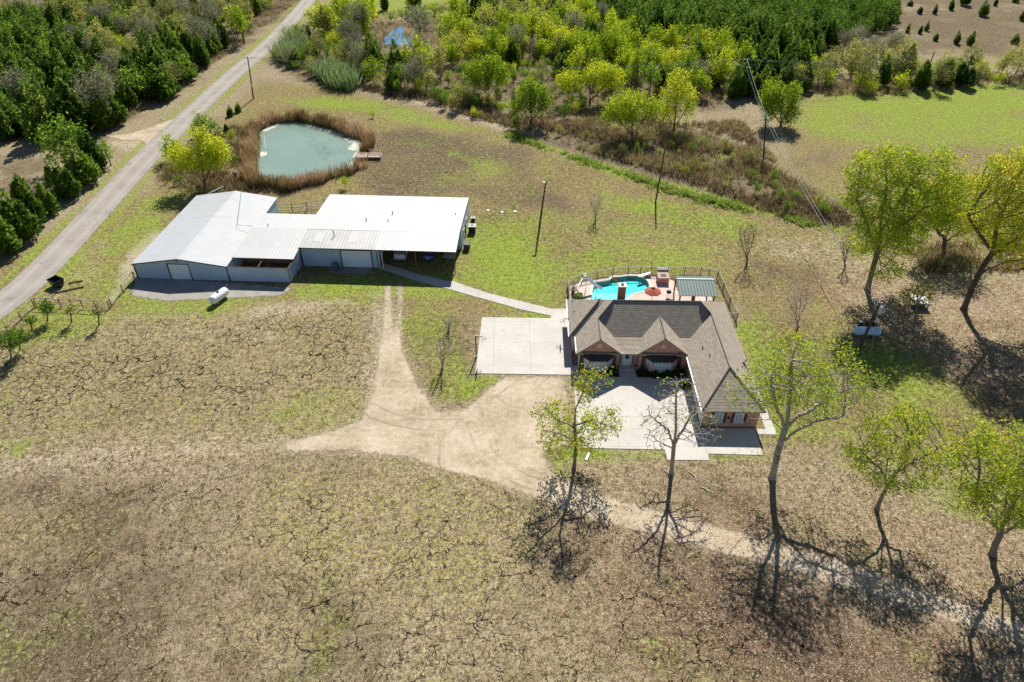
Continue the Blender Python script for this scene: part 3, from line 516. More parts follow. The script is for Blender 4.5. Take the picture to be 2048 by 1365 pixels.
for x0, x1 in ((-12.66, -8.06), (-5.5, -0.2)):
    xc = (x0 + x1) / 2; hw_ = (x1 - x0) / 2
    wl.add([(x0, 9.597, 2.58), (x1, 9.597, 2.58), (x1, 9.597, 2.72), (xc, 9.597, 2.72 + PT * hw_), (x0, 9.597, 2.72), (x0, 9.9, 2.58), (x1, 9.9, 2.58), (x1, 9.9, 2.72), (xc, 9.9, 2.72 + PT * hw_), (x0, 9.9, 2.72)],
           [(0, 1, 2, 3, 4), (9, 8, 7, 6, 5), (0, 4, 9, 5), (1, 6, 7, 2), (2, 7, 8, 3), (3, 8, 9, 4)])
wl.build('wall', M_BRICK, house)
# white fascia along rakes and eaves
fc = MB()
for x0, x1, xa, za in ((MX0, -7.66, -10.36, 4.86), (-5.9, 0.2, -2.85, 5.14)):
    fc.bar((x0, 9.17, 2.62), (xa, 9.17, za - 0.08), 0.04, 0.17); fc.bar((x1, 9.17, 2.62), (xa, 9.17, za - 0.08), 0.04, 0.17)
fc.build('rake_board', M_FASC, house)
gt = MB()
for a, b in (((-0.09, -0.45, 2.6), (-0.09, 9.15, 2.6)), ((-13.88, 12.6, 2.62), (-13.88, 20.8, 2.62)), ((-13.12, 9.2, 2.62), (-13.12, 12.5, 2.62))): gt.bar(a, b, 0.11, 0.13)
gt.build('gutter', M_WHITE, house)
fb = MB(); fb.bar((-0.02, -0.44, 2.6), (6.74, -0.44, 2.6), 0.05, 0.17); fb.bar((-7.6, 9.31, 2.62), (-5.95, 9.31, 2.62), 0.05, 0.16); fb.bar((-13.8, 12.56, 2.62), (-13.05, 12.56, 2.62), 0.05, 0.16); fb.bar((6.76, -0.44, 2.6), (6.76, 20.8, 2.6), 0.05, 0.17)
fb.build('fascia', M_FASC, house)
for x in (-10.36, -2.85):
    mb = MB(); mb.tube([(x, 9.56, 3.62), (x, 9.60, 3.62)], 0.28, 8); mb.build('gable_vent', M_OFFW, house)
    for sx in (-1, 1): MB().box((x + sx * (2.62 if x < -5 else 2.95), 9.42, 2.62), (0.45, 0.4, 0.24)).build('eave_return', M_TRIM, house)
def window(parent, o, u, w, h, cols=2, rows=2, frame=0.07, glass=M_GLASSL, depth=0.05):
    o = Vector(o); u = Vector(u).normalized(); n = Vector((u.y, -u.x, 0)); z = Vector((0, 0, 1)); M = Matrix((u, -n, z)).transposed().to_4x4()
    f = MB(); c = o + n * 0.02
    for s in (-1, 1):
        f.box(c + u * s * (w - frame) / 2 , (frame, depth, h), M=M); f.box(c + z * s * (h - frame) / 2, (w - 2 * frame, depth * 0.96, frame), M=M)
    for i in range(1, cols): f.box(c + u * (-w / 2 + w * i / cols), (0.03, depth * 0.7, h - 2 * frame), M=M)
    for i in range(1, rows): f.box(c + z * (-h / 2 + h * i / rows), (w - 2 * frame, depth * 0.66, 0.03), M=M)
    fo = f.build('window', M_WHITE, parent); MB().box(o, (w - 0.03, 0.03, h - 0.03), M=M).build('pane', glass, fo); return fo
def shutter(o, w, h):
    mb = MB(); mb.box(o, (w, 0.05, h))
    for i in range(int(h / 0.11)): mb.box((o[0], o[1] - 0.03, o[2] - h / 2 + 0.07 + i * 0.11), (w - 0.1, 0.015, 0.06))
    mb.build('shutter', M_SHUT, house)
def bay(x0, x1, sh):
    xm0, xm1 = x0 + 0.85, x1 - 0.85; y0, y1 = 9.59, 8.8
    b = MB().prism([(x0 + .15, y0), (xm0, y1), (xm1, y1), (x1 - .15, y0)], 0.0, 2.08).build('bay', M_BRICK, house)
    r = MB(); a = [(x0 - .1, y0, 2.1), (xm0 - .1, y1 - .22, 2.1), (xm1 + .1, y1 - .22, 2.1), (x1 + .1, y0, 2.1)]; t0, t1 = (x0 + .75, y0, 2.68), (x1 - .75, y0, 2.68)
    r.add(a + [t0, t1] + [(p[0], p[1], p[2] - .12) for p in a], [(0, 1, 4), (1, 2, 5, 4), (2, 3, 5), (0, 6, 7, 1), (1, 7, 8, 2), (2, 8, 9, 3), (6, 9, 8, 7), (0, 4, 5, 3, 9, 6)])
    r.build('bay_roof', M_DKROOF, house)
    window(b, ((xm0 + xm1) / 2, y1 - .02, 1.22), (1, 0, 0), xm1 - xm0 - 0.25, 1.5, 4, 3)
    for s, (pa, pb) in ((0, ((x0 + .15, y0), (xm0, y1))), (1, ((xm1, y1), (x1 - .15, y0)))):
        d = Vector((pb[0] - pa[0], pb[1] - pa[1], 0)); L = d.length; m = Vector(((pa[0] + pb[0]) / 2, (pa[1] + pb[1]) / 2, 1.22)); u = d.normalized()
        window(b, m + Vector((u.y, -u.x, 0)) * 0.02, u, L - 0.32, 1.5, 2, 3)
    for s in sh: shutter((s, 9.55, 1.3), 0.42, 1.75)
bay(-12.25, -8.6, (-12.42, -8.42)); bay(-4.75, -0.95, (-5.0, -0.68))
d = MB().box((-6.83, 10.36, 1.13), (0.98, 0.08, 2.06)).build('front_door', plain('pale_blue_door', (0.62, 0.72, 0.80), 0.4), house)
MB().box((-6.83, 10.30, 1.55), (0.5, 0.05, 0.8)).build('door_glass', M_GLASS, d); MB().tube([(-6.45, 10.26, 1.05), (-6.45, 10.33, 1.05)], 0.04, 8).build('door_handle', M_STEEL, d)
for x in (-7.6, -6.06): window(house, (x, 10.38, 1.2), (1, 0, 0), 0.36, 1.7, 1, 4, 0.05, M_GLASS)
window(house, (-13.03, 12.96, 1.35), (1, 0, 0), 0.55, 1.5, 1, 2)
for x in (2.05, 4.25):
    window(house, (x, -0.02, 1.42), (1, 0, 0), 0.98, 1.62, 2, 4); shutter((x - .68, -0.03, 1.42), 0.30, 1.62); shutter((x + .68, -0.03, 1.42), 0.30, 1.62)
MB().tube([(3.15, -0.005, 1.35), (3.15, -0.06, 1.35)], 0.2, 12).build('wall_plaque', M_DKROOF, house)
for y in (1.6, 4.6):
    g = MB()
    for k in range(4): g.box((0.285, y, 0.32 + k * 0.53), (0.03, 2.5, 0.52))
    g.build('garage_door', M_WHITE, house)
MB().bar((0.26, -0.02, 0.02), (0.26, -0.02, 2.55), 0.09).build('downspout', M_WHITE, house)
MB().bar((-12.72, 9.53, 0.02), (-12.72, 9.53, 2.6), 0.09).build('downspout', M_WHITE, house)
sb = MB()
for x in (-12.66, -8.06, -5.5, 0.28):
    for k in range(6): sb.box((x + (0.17 if x in (-12.66, -5.5) else -0.17), 9.575, 0.25 + k * 0.42), (0.3 if k % 2 else 0.4, 0.06, 0.2))
sb.build('corner_quoin', plain('pale_brick_quoin', (0.42, 0.28, 0.235), 0.9, mott=.3, scale=5), house)
ch = MB().box((-6.65, 21.05, 2.35), (0.92, 0.86, 4.9)).build('chimney', M_CHIM, house)
MB().box((-6.65, 21.05, 4.88), (1.06, 1.0, 0.16)).build('chimney_cap', M_OFFW, ch); MB().tube([(-6.65, 21.05, 4.96), (-6.65, 21.05, 5.12)], 0.2, 10).build('flue', M_DKROOF, ch)
for x, y, z in ((-13.1, 19.6, 3.15), (-13.0, 17.2, 3.2), (1.6, 9.0, 3.95), (2.0, 7.2, 4.25), (5.6, 6.0, 3.5), (1.2, 13.2, 3.4)):
    MB().tube([(x, y, z - .1), (x, y, z + .38)], 0.055, 8).build('roof_vent', M_BLACK, house)
lowwall = MB()
for k in range(5): lowwall.box((-5.7 + k * 1.15, 22.3, 0.28), (1.13, 0.35, 0.5))
tag(lowwall.build('garden_wall', M_CHIM, None, loc=(HO.x, HO.y, 0)), 'low brick wall at the pool edge behind the house roof', 'wall'); bpy.data.objects['garden_wall'].rotation_euler = (0, 0, HA)
# shrubs and beds by the front door
def blades(P, n, h, hv, w, spread, lean=0.35, tint=(0, 1), zfun=None):
    """n grass blades at every point of P; returns verts, quads, tints"""
    N = len(P) * n; base = np.repeat(P, n, 0) + rng.normal(0, spread, (N, 2)); a = rng.uniform(0, 2 * np.pi, N); hh = h * (1 + rng.uniform(-hv, hv, N)); ww = w * rng.uniform(.6, 1.3, N)
    ld = rng.uniform(0, 2 * np.pi, N); ll = hh * lean * rng.uniform(0, 1.6, N); dx = np.c_[np.cos(a), np.sin(a)] * (ww / 2)[:, None]; tip = base + np.c_[np.cos(ld), np.sin(ld)] * ll[:, None]; z0 = np.zeros(N) if zfun is None else zfun(base)
    V = np.empty((N, 4, 3)); V[:, 0, :2] = base - dx; V[:, 1, :2] = base + dx; V[:, 2, :2] = tip + dx * .25; V[:, 3, :2] = tip - dx * .25; V[:, :2, 2] = z0[:, None]; V[:, 2:, 2] = (z0 + hh)[:, None]
    return V.reshape(-1, 3), np.arange(4 * N).reshape(-1, 4), np.repeat(rng.uniform(tint[0], tint[1], len(P)), n) + rng.normal(0, .16, N)
def leaf_quads(C, size, sv=0.4, up=0.0):
    N = len(C); a = rng.normal(size=(N, 3)); a[:, 2] = a[:, 2] * (1 - up); a /= np.linalg.norm(a, axis=1)[:, None]; b = rng.normal(size=(N, 3)); b -= (b * a).sum(1)[:, None] * a; b /= np.linalg.norm(b, axis=1)[:, None]
    s = size * (1 + rng.uniform(-sv, sv, N)); a = a * (s * .62)[:, None]; b = b * (s * .38)[:, None]
    V = np.stack([C - a, C + b, C + a, C - b], 1).reshape(-1, 3); return V, np.arange(4 * N).reshape(-1, 4)
def bush_mesh(name, rx, ry, rz, n, size, m):
    d = rng.normal(size=(n, 3)); d /= np.linalg.norm(d, axis=1)[:, None]; lump = 1 + .22 * np.sin(d[:, 0] * 5 + d[:, 1] * 4) * np.cos(d[:, 2] * 6)
    C = d * (rng.uniform(.45, 1, n) ** .5 * lump)[:, None] * np.array([rx, ry, rz]); C[:, 2] = np.abs(C[:, 2]) + .05
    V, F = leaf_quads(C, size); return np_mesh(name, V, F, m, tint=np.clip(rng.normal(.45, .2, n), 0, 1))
for k, (x, y, rx, lab) in enumerate(((-12.0, 8.55, .55, 'dark clipped shrub at the left end of the left bay'), (-8.7, 8.9, .6, 'dark clipped shrub between the left bay and the front door'), (-5.0, 8.8, .6, 'dark clipped shrub just right of the front door'), (-3.6, 8.35, .65, 'dark clipped shrub under the left half of the right bay'), (-2.2, 8.35, .65, 'dark clipped shrub under the right half of the right bay'), (-0.7, 8.7, .7, 'dark shrub in the corner of the right bay and the wing'), (-0.35, 6.6, .55, 'slim dark shrub by the white garage door'))):
    p = hw(x, y, 0.05); e = empty('shrub', p, 0, lab, 'shrub', 'shrubs along the house front')
    link('foliage', bush_mesh('shrub_leaves', rx, .45, .75 + .1 * (k % 3), 420, .14, L_HEDGE), e); MB().tube([(0, 0, -.05), (0, 0, .4)], .04, 6).build('stem', M_BARKD, e)
for x0, x1 in ((-12.6, -7.85), (-5.75, 0.1)):
    tag(MB().prism([tuple(hw(*q))[:2] for q in ((x0, 8.15), (x1, 8.15), (x1, 9.58), (x0, 9.58))], 0.02, 0.12).build('flower_bed', plain('dark_mulch', (0.05, 0.035, 0.025), 0.95, 0.05, 0, .5, 4)), 'dark mulch flower bed below the ' + ('left' if x0 < -10 else 'right') + ' bay window', None, None, 'structure')
dish_p = at(1120 + 1725 / 4.6545, 640 + 400 / 4.6545, 3.2)
e = empty('satellite_dish', dish_p, 0.4, 'small grey satellite dish on the right eave of the house', 'satellite dish')
mb = MB(); rings = [[(0, 0, 0)]]
for r in (.16, .3, .42): rings.append([(r * math.cos(2 * math.pi * k / 14), r * math.sin(2 * math.pi * k / 14), r * r * .55) for k in range(14)])
vs = [rings[0][0]] + [p for rr in rings[1:] for p in rr]; fs = [(0, 1 + k, 1 + (k + 1) % 14) for k in range(14)]
for q in range(2): fs += [(1 + q * 14 + k, 1 + q * 14 + (k + 1) % 14, 15 + q * 14 + (k + 1) % 14, 15 + q * 14 + k)[::-1] for k in range(14)]
mb.add(vs, fs); df = mb.build('dish', plain('dish_grey', (.22, .21, .2), .5), e); df.rotation_euler = (R(-60), 0, R(25)); df.location = (0, 0, .3)
MB().tube([(0, 0, -.55), (0, 0, .3)], .035, 8).build('mast', M_STEEL, e); MB().tube([(0, .05, .25), (.1, -.45, .35)], .02, 6).build('feed_arm', M_STEEL, e)
# ------------------------------------------------------------------ metal barn, shed and workshop
BO = at(200 + 200 / 2.626, 340 + 568 / 2.626); BA = R(-3.2)
def bw(x, y, z=0.0):
    c, s = math.cos(BA), math.sin(BA); return Vector((BO.x + x * c - y * s, BO.y + x * s + y * c, z))
barn = empty('metal_barn', BO, BA, 'long low metal barn with gabled pale roof and one white front door', 'barn')
def sheet_wall(mb, a, b, z0, z1a, z1b=None, t=0.1):
    z1b = z1a if z1b is None else z1b; a = Vector(a); b = Vector(b); d = (b - a).normalized(); n = Vector((-d.y, d.x)) * t
    return mb.prism([tuple(a), tuple(b), tuple(b + n), tuple(a + n)], z0, [z1a, z1b, z1b, z1a])
RX, RZ, EZ = 6.9, 3.45, 2.45
w = MB(); w.add([(0.05, 0, 0), (4.98, 0, 0), (4.98, 0, 3.15), (0.05, 0, EZ)], [(0, 1, 2, 3)]); w.add([(8.2, 0, 0), (13.65, 0, 0), (13.65, 0, EZ), (8.2, 0, 3.24)], [(0, 1, 2, 3)])
w.add([(4.98, 0, 2.5), (8.2, 0, 2.5), (8.2, 0, 3.24), (RX, 0, RZ), (4.98, 0, 3.15)], [(0, 1, 2, 3, 4)]); w.add([(0.05, 22.1, 0), (13.65, 22.1, 0), (13.65, 22.1, EZ), (RX, 22.1, RZ), (0.05, 22.1, EZ)], [(0, 4, 3, 2, 1)])
w.build('end_wall', M_WALLX, barn)
w = MB(); sheet_wall(w, (0.05, 22.1), (0.05, 0.0), 0, EZ, None, .08); sheet_wall(w, (13.65, 0.0), (13.65, 22.1), 0, EZ, None, .08); w.build('side_wall', M_WALLY, barn)
for s, x in ((0, -0.1), (1, 13.8)):
    MB().slab([(x, -.2, EZ + .03), (RX, -.2, RZ + .06), (RX, 22.3, RZ + .06), (x, 22.3, EZ + .03)] if s == 0 else [(RX, -.2, RZ + .06), (x, -.2, EZ + .03), (x, 22.3, EZ + .03), (RX, 22.3, RZ + .06)], .06).build('roof', M_ROOFB, barn)
MB().slab([(RX - .25, -.22, RZ + .045), (RX, -.22, RZ + .085), (RX + .25, -.22, RZ + .045), (RX + .25, 22.32, RZ + .045), (RX, 22.32, RZ + .085), (RX - .25, 22.32, RZ + .045)], .02).build('ridge_cap', M_ROOFB, barn)
t = MB(); t.bar((-.12, -.23, EZ - .03), (RX, -.23, RZ + .0), .05, .16); t.bar((13.82, -.23, EZ - .03), (RX, -.23, RZ), .05, .16); t.bar((.03, -.03, 0), (.03, -.03, EZ), .12); t.bar((13.66, -.03, 0), (13.66, -.03, EZ), .12); t.bar((13.82, 22.33, EZ - .03), (RX, 22.33, RZ), .05, .14); t.build('trim', M_TRIM, barn)
d = MB()
for k in range(5): d.box((6.6, .06, .25 + k * .5), (3.0, .06, .49))
d = d.build('roller_door', M_DOORW, barn); f = MB(); f.bar((5.03, -.03, 0), (5.03, -.03, 2.55), .1); f.bar((8.16, -.03, 0), (8.16, -.03, 2.55), .1); f.bar((4.98, -.03, 2.56), (8.21, -.03, 2.56), .1); f.build('door_frame', M_TRIM, d)
lm = MB().box((6.6, -.2, 2.92), (.32, .34, .2)).build('wall_lamp', M_OFFW, barn)
shed = empty('stall_shed', bw(13.7, 0), BA, 'lean-to shed with open stall pen between the barn and the workshop', 'shed')
w = MB(); sheet_wall(w, (0.08, .02), (8.85, .02), 0, 2.28, None, .07); w.build('pen_wall', M_WALLX, shed)
w = MB(); sheet_wall(w, (8.85, .02), (8.95, 2.5), 0, 2.28, None, .07); sheet_wall(w, (8.95, 2.5), (9.15, 5.0), 0, 2.75, None, .07); w.build('pen_side_wall', M_WALLY, shed)
t = MB(); t.tube([(0.1, .05, 2.32), (8.85, .05, 2.32)], .06, 8); t.tube([(8.87, .0, 2.32), (8.95, 2.6, 2.32)], .06, 8); t.tube([(4.5, .1, 2.32), (4.6, 3.2, 2.5)], .06, 8); t.tube([(8.87, .02, 0), (8.87, .02, 2.3)], .07, 8); t.tube([(4.6, 3.2, 0), (4.6, 3.2, 2.6)], .06, 8); t.build('pipe_rail', M_RUST, shed)
MB().box((4.5, 2.6, .03), (8.7, 5.1, .05)).build('pen_floor', M_DIRT, shed)
w = MB(); sheet_wall(w, (.1, 5.3), (8.9, 5.3), 0, 2.6, None, .07); w.build('back_wall', plain('rusty_back_sheet', (.19, .12, .085), .8, .2, 0, .4), shed)
pr = [(2.0, 2.72), (4.7, 2.86), (10.2, 3.3), (15.4, 3.05)]
for (ya, za), (yb, zb) in zip(pr[:-1], pr[1:]): MB().slab([(.15, ya, za), (9.15, ya, za), (9.15, yb, zb), (.15, yb, zb)], .06).build('roof', M_ROOFW, shed)
t = MB(); t.bar((.1, 1.98, 2.66), (9.2, 1.98, 2.66), .05, .12); t.bar((9.2, 2, 2.66), (9.2, 4.6, 2.8), .05, .12); t.build('trim', M_TRIM, shed)
MB().tube([(2.6, 10.8, 3.2), (2.6, 10.8, 3.62)], .06, 8).build('roof_vent', M_BLACK, shed)
w = MB(); sheet_wall(w, (9.0, 15.2), (.1, 15.2), 0, 2.95, None, .07); w.build('rear_wall', M_WALLX, shed)
shop = empty('workshop', bw(22.85, 0), BA, 'wide white-roofed workshop with roller door and open carport bay', 'workshop')
XL, XR, YF, YM, YB = .25, 23.35, 3.75, 8.6, 21.6; ZF, ZM, ZB = 3.62, 4.15, 3.62
def rz(y): return ZF + (ZM - ZF) * (y - YF) / (YM - YF) if y < YM else ZM + (ZB - ZM) * (y - YM) / (YB - YM)
MB().slab([(XL, YF, ZF), (11.5, YF, ZF), (11.5, YM, ZM), (XL, YM, ZM)], .07).build('roof_patch', M_ROOFG, shop)
MB().slab([(11.5, YF, ZF + .012), (XR, YF, ZF + .012), (XR, YM, ZM + .012), (11.5, YM, ZM + .012)], .07).build('front_roof', M_ROOFW, shop)
MB().slab([(XL, YM - .1, ZM + .02), (XR, YM - .1, ZM + .02), (XR, YB, ZB + .02), (XL, YB, ZB + .02)], .07).build('back_roof', M_ROOFW, shop)
for x, y in ((2.7, 6.6), (7.9, 6.6)): MB().box((x, y, rz(y) + .02), (1.1, 2.6, .012), M=Matrix.Rotation(math.atan2(ZM - ZF, YM - YF), 4, 'X')).build('skylight', plain('clouded_skylight', (.60, .60, .57), .3, .5, 0, .08), shop)
w = MB(); sheet_wall(w, (.2, 4.75), (6.1, 4.75), 0, 3.58, None, .08); sheet_wall(w, (10.75, 4.75), (11.5, 4.75), 0, 3.58, None, .08); w.prism([(6.1, 4.75), (10.75, 4.75), (10.75, 4.83), (6.1, 4.83)], 2.85, 3.6); sheet_wall(w, (11.5, 10.8), (23.3, 10.8), 0, 3.98, None, .08); sheet_wall(w, (23.3, 21.4), (.2, 21.4), 0, 3.55, None, .08); w.build('wall', M_WALLX, shop)
w = MB(); sheet_wall(w, (11.5, 4.75), (11.5, 10.8), 0, 3.6, 3.95, .08); sheet_wall(w, (23.3, 10.8), (23.3, 21.4), 0, 4.0, 3.56, .08); sheet_wall(w, (.2, 21.4), (.2, 4.75), 0, 3.56, 3.6, .08); w.build('side_wall', M_WALLY, shop)
d = MB()
for k in range(5): d.box((8.42, 4.80, .28 + k * .56), (4.45, .06, .55))
d = d.build('roller_door', M_DOORW, shop); f = MB(); f.bar((6.14, 4.7, 0), (6.14, 4.7, 2.9), .12); f.bar((10.71, 4.7, 0), (10.71, 4.7, 2.9), .12); f.bar((6.08, 4.7, 2.9), (10.77, 4.7, 2.9), .12); f.build('door_frame', M_TRIM, d)
t = MB(); t.bar((XL, YF - .03, ZF - .04), (XR, YF - .03, ZF - .04), .05, .15); t.bar((XR + .03, YF, ZF - .04), (XR + .03, YM, ZM - .04), .05, .15); t.bar((XR + .03, YM, ZM - .04), (XR + .03, YB, ZB - .04), .05, .15); t.bar((.2, 4.7, 0), (.2, 4.7, 3.5), .14); t.build('trim', M_TRIM, shop)
for x in (17.4, 23.1): MB().tube([(x, YF + .15, 0), (x, YF + .15, ZF - .1)], .07, 8).build('post', M_RUST, shop)
for x in (11.75, 12.25): MB().bar((x, 4.7, 0), (x, 4.7, 3.5), .12).build('bay_post', M_WHITE, shop)
for x, y, z in ((23.38, 13.6, 1.6), (23.38, 17.2, 1.6)): window(shop, (x, y, z), (0, 1, 0), 1.2, 1.1, 2, 1, .07, M_GLASS)
MB().box((23.41, 15.4, 1.02), (.06, .95, 2.04)).build('side_door', plain('maroon_door', (.12, .03, .03), .5), shop)
for x, y, hh in ((4.9, 6.9, .9), (8.6, 11.9, .5), (12.2, 14.4, .55), (12.0, 11.9, .25), (22.0, 15.0, .2)): MB().tube([(x, y, rz(y) - .05), (x, y, rz(y) + hh * .8), (x - .12, y, rz(y) + hh)], .07, 8).build('roof_vent', M_BLACK, shop)
hp = [tuple(bw(*q))[:2] for q in ((27.3, 2.9), (33.5, 3.1), (33.5, 4.6), (27.3, 4.6))]; tag(MB().prism(hp, -.1, .04).build('door_slab', M_OLDC), 'old grey concrete slab below the roller door', None, None, 'structure')
mb = MB(); mb.box((0, 0, .55), (.9, .5, 1.1), taper=.95); mb.box((0, 0, 1.13), (.98, .56, .06)); gz_ = mb.build('grill_cabinet', plain('dark_grey_cabinet', (.09, .1, .11), .5), None, loc=bw(28.2, 3.7)); gz_.rotation_euler = (0, 0, BA); tag(gz_, 'small dark cabinet standing left of the workshop roller door', 'cabinet')
tag(MB().tube([bw(8.0, 22.0, 3.55), bw(11.4, 10.8, 3.25), bw(13.95, 10.4, 3.4)], .025, 6).build('service_cable', M_BLACK), 'thin dark cable lying across the barn roof', 'cable')
e = empty('leaning_pipe', bw(2.6, 23.0), BA, 'white pipe leaning up behind the rear of the barn', 'pipe'); MB().tube([(-1.6, -.5, 2.3), (1.3, 1.5, 3.3)], .07, 8).build('pipe', M_WHITE, e); MB().tube([(0, .6, 0), (0, .6, 2.85)], .05, 8).build('prop', M_RUST, e)

# vehicles and trailer in the carport
def wheel(parent, x, y, r, w):
    t = MB().tube([(x - w / 2, y, r), (x + w / 2, y, r)], r, 18).build('wheel', M_TYRE, parent); MB().tube([(x - w / 2 - .01, y, r), (x + w / 2 + .01, y, r)], r * .58, 12).build('rim', M_STEEL, t)
tr = empty('pickup_truck', bw(37.25, 9.4), BA, 'white pickup truck parked nose in under the carport', 'pickup')
mb = MB(); W = 1.86
mb.box((0, -.02, .62), (W, 5.3, .42)); mb.box((-.86, -1.75, 1.0), (.14, 1.9, .42)); mb.box((.86, -1.75, 1.0), (.14, 1.9, .42)); mb.box((0, 1.95, 1.0), (W, 1.35, .36), taper=.96); mb.box((0, .3, 1.02), (W, 2.1, .4)); mb.box((0, -.76, 1.0), (1.7, .1, .5)); mb.build('body', M_CARW, tr, bevel=.04)
MB().prism([(-.86, -.72), (.86, -.72), (.86, 1.3), (-.86, 1.3)], 1.2, 1.21).build('sill_line', M_BLACK, tr)
cb = MB().add([(-.86, -.7, 1.21), (.86, -.7, 1.21), (.86, 1.3, 1.21), (-.86, 1.3, 1.21), (-.72, -.5, 1.78), (.72, -.5, 1.78), (.72, .7, 1.78), (-.72, .7, 1.78)], [(4, 5, 6, 7), (0, 1, 5, 4), (1, 2, 6, 5), (2, 3, 7, 6), (3, 0, 4, 7)]).build('cab', M_CARW, tr)
MB().box((0, -.62, 1.5), (1.3, .05, .38), M=Matrix.Rotation(R(-18), 4, 'X')).build('rear_window', M_GLASS, cb); MB().box((0, 1.03, 1.5), (1.4, .04, .62), M=Matrix.Rotation(R(46), 4, 'X')).build('windscreen', M_GLASS, cb)
for s in (-1, 1): MB().box((s * .8, .2, 1.5), (.04, 1.2, .36), M=Matrix.Rotation(R(-s * 14), 4, 'Y')).build('side_window', M_GLASS, cb)
MB().box((0, -1.75, .8), (1.55, 1.9, .04)).build('bed_floor', M_BLACK, tr); tg = MB().box((0, -2.7, .98), (1.6, .08, .5)).build('tailgate', M_CARW, tr, bevel=.015); MB().box((0, -2.75, 1.1), (.22, .02, .07)).build('handle', M_BLACK, tg)
for s in (-1, 1): MB().box((s * .87, -2.71, .98), (.13, .08, .42)).build('tail_light', M_LAMP, tr)
MB().box((0, -2.8, .5), (1.8, .16, .2)).build('bumper', M_STEEL, tr); MB().box((0, -2.89, .52), (.32, .02, .14)).build('number_plate', M_WHITE, tr)
for s in (-1, 1):
    for y in (-1.65, 1.75): wheel(tr, s * .82, y, .38, .25)
    MB().box((s * 1.04, .95, 1.25), (.2, .1, .16)).build('mirror', M_BLACK, tr)
ca = empty('blue_car', bw(41.5, 9.2), BA, 'dark blue saloon car parked in the shade of the carport', 'car')
mb = MB(); prof = [(-2.3, .35), (-2.35, .62), (-2.25, .92), (-1.5, 1.0), (1.1, .95), (2.1, .78), (2.3, .55), (2.25, .3)]
vs = [(s * .86, y, z) for s in (-1, 1) for y, z in prof]; n = len(prof); mb.add(vs, [tuple(range(n)), tuple(range(2 * n - 1, n - 1, -1))] + [(i, (i + 1) % n, n + (i + 1) % n, n + i) for i in range(n)]); mb.build('body', M_CARB, ca, bevel=.05)
cb = MB().add([(-.8, -1.6, .98), (.8, -1.6, .98), (.8, 1.05, .95), (-.8, 1.05, .95), (-.62, -.85, 1.42), (.62, -.85, 1.42), (.62, .25, 1.42), (-.62, .25, 1.42)], [(4, 5, 6, 7), (0, 1, 5, 4), (1, 2, 6, 5), (2, 3, 7, 6), (3, 0, 4, 7)]).build('cabin', M_CARB, ca)
MB().box((0, -1.25, 1.22), (1.25, .03, .72), M=Matrix.Rotation(R(-59), 4, 'X')).build('rear_window', M_GLASS, cb); MB().box((0, .68, 1.2), (1.3, .03, .8), M=Matrix.Rotation(R(60), 4, 'X')).build('windscreen', M_GLASS, cb)
for s in (-1, 1):
    MB().box((s * .735, -.3, 1.2), (.03, 1.5, .3), M=Matrix.Rotation(R(-s * 21), 4, 'Y')).build('side_window', M_GLASS, cb); MB().box((s * .66, -2.33, .78), (.4, .06, .14)).build('tail_light', M_LAMP, ca)
    for y in (-1.35, 1.4): wheel(ca, s * .78, y, .32, .2)
MB().box((0, -2.37, .62), (.34, .03, .13)).build('number_plate', M_WHITE, ca)
ta = empty('utility_trailer', bw(44.6, 8.6), BA + R(-2), 'grey plank flatbed trailer at the right end of the carport', 'trailer')
mb = MB()
for k in range(7): mb.box((-.75 + k * .25, 0, .62), (.235, 2.6, .05))
mb.build('plank_deck', plain('silver_planks', (.30, .30, .29), .9, .1, 0, .2), ta); f = MB(); f.box((0, -1.33, .6), (1.85, .06, .14)); f.box((0, 1.33, .6), (1.85, .06, .14)); f.box((-.9, 0, .57), (.06, 2.6, .1)); f.box((.9, 0, .57), (.06, 2.6, .1)); f.bar((.3, -1.3, .55), (0, -2.2, .42), .07); f.bar((-.3, -1.3, .55), (0, -2.2, .42), .07); f.build('frame', M_STEEL, ta)
for s in (-1, 1): wheel(ta, s * 1.0, .1, .32, .18)
# machines by the workshop's right wall
def ac(loc, s, lab):
    e = empty('air_conditioner', loc, BA, lab, 'air conditioner', 'air conditioners beside the workshop'); mb = MB(); mb.box((0, 0, .5 * s), (.85 * s, .85 * s, .9 * s))
    for k in range(7): mb.box((0, 0, (.12 + k * .12) * s), (.88 * s, .88 * s, .03 * s))
    mb.build('case', plain('dark_fin_case', (.03, .033, .035), .6), e); MB().box((0, 0, .97 * s), (.9 * s, .9 * s, .06 * s)).build('lid', plain('grey_fan_lid', (.5, .5, .5), .5), e); MB().tube([(0, 0, .98 * s), (0, 0, 1.015 * s)], .28 * s, 14).build('fan_grille', M_BLACK, e); MB().box((0, 0, .03), (1.05 * s, 1.05 * s, .08)).build('pad', M_OLDC, e)
ac(bw(47.2, 16.6), 1.25, 'large dark air conditioner on the grass right of the workshop'); ac(bw(46.95, 20.3), .75, 'smaller air conditioner at the far right corner of the workshop')
mb = MB(); mb.box((0, 0, .5), (.9, 1.4, .9)); mb.box((0, 0, 1.0), (1.0, 1.5, .1), taper=.9); o = mb.build('utility_box', plain('dark_green_box', (.05, .06, .055), .6), None, loc=bw(46.9, 11.2)); o.rotation_euler = (0, 0, BA); tag(o, 'dark utility box against the carport corner', 'utility box')
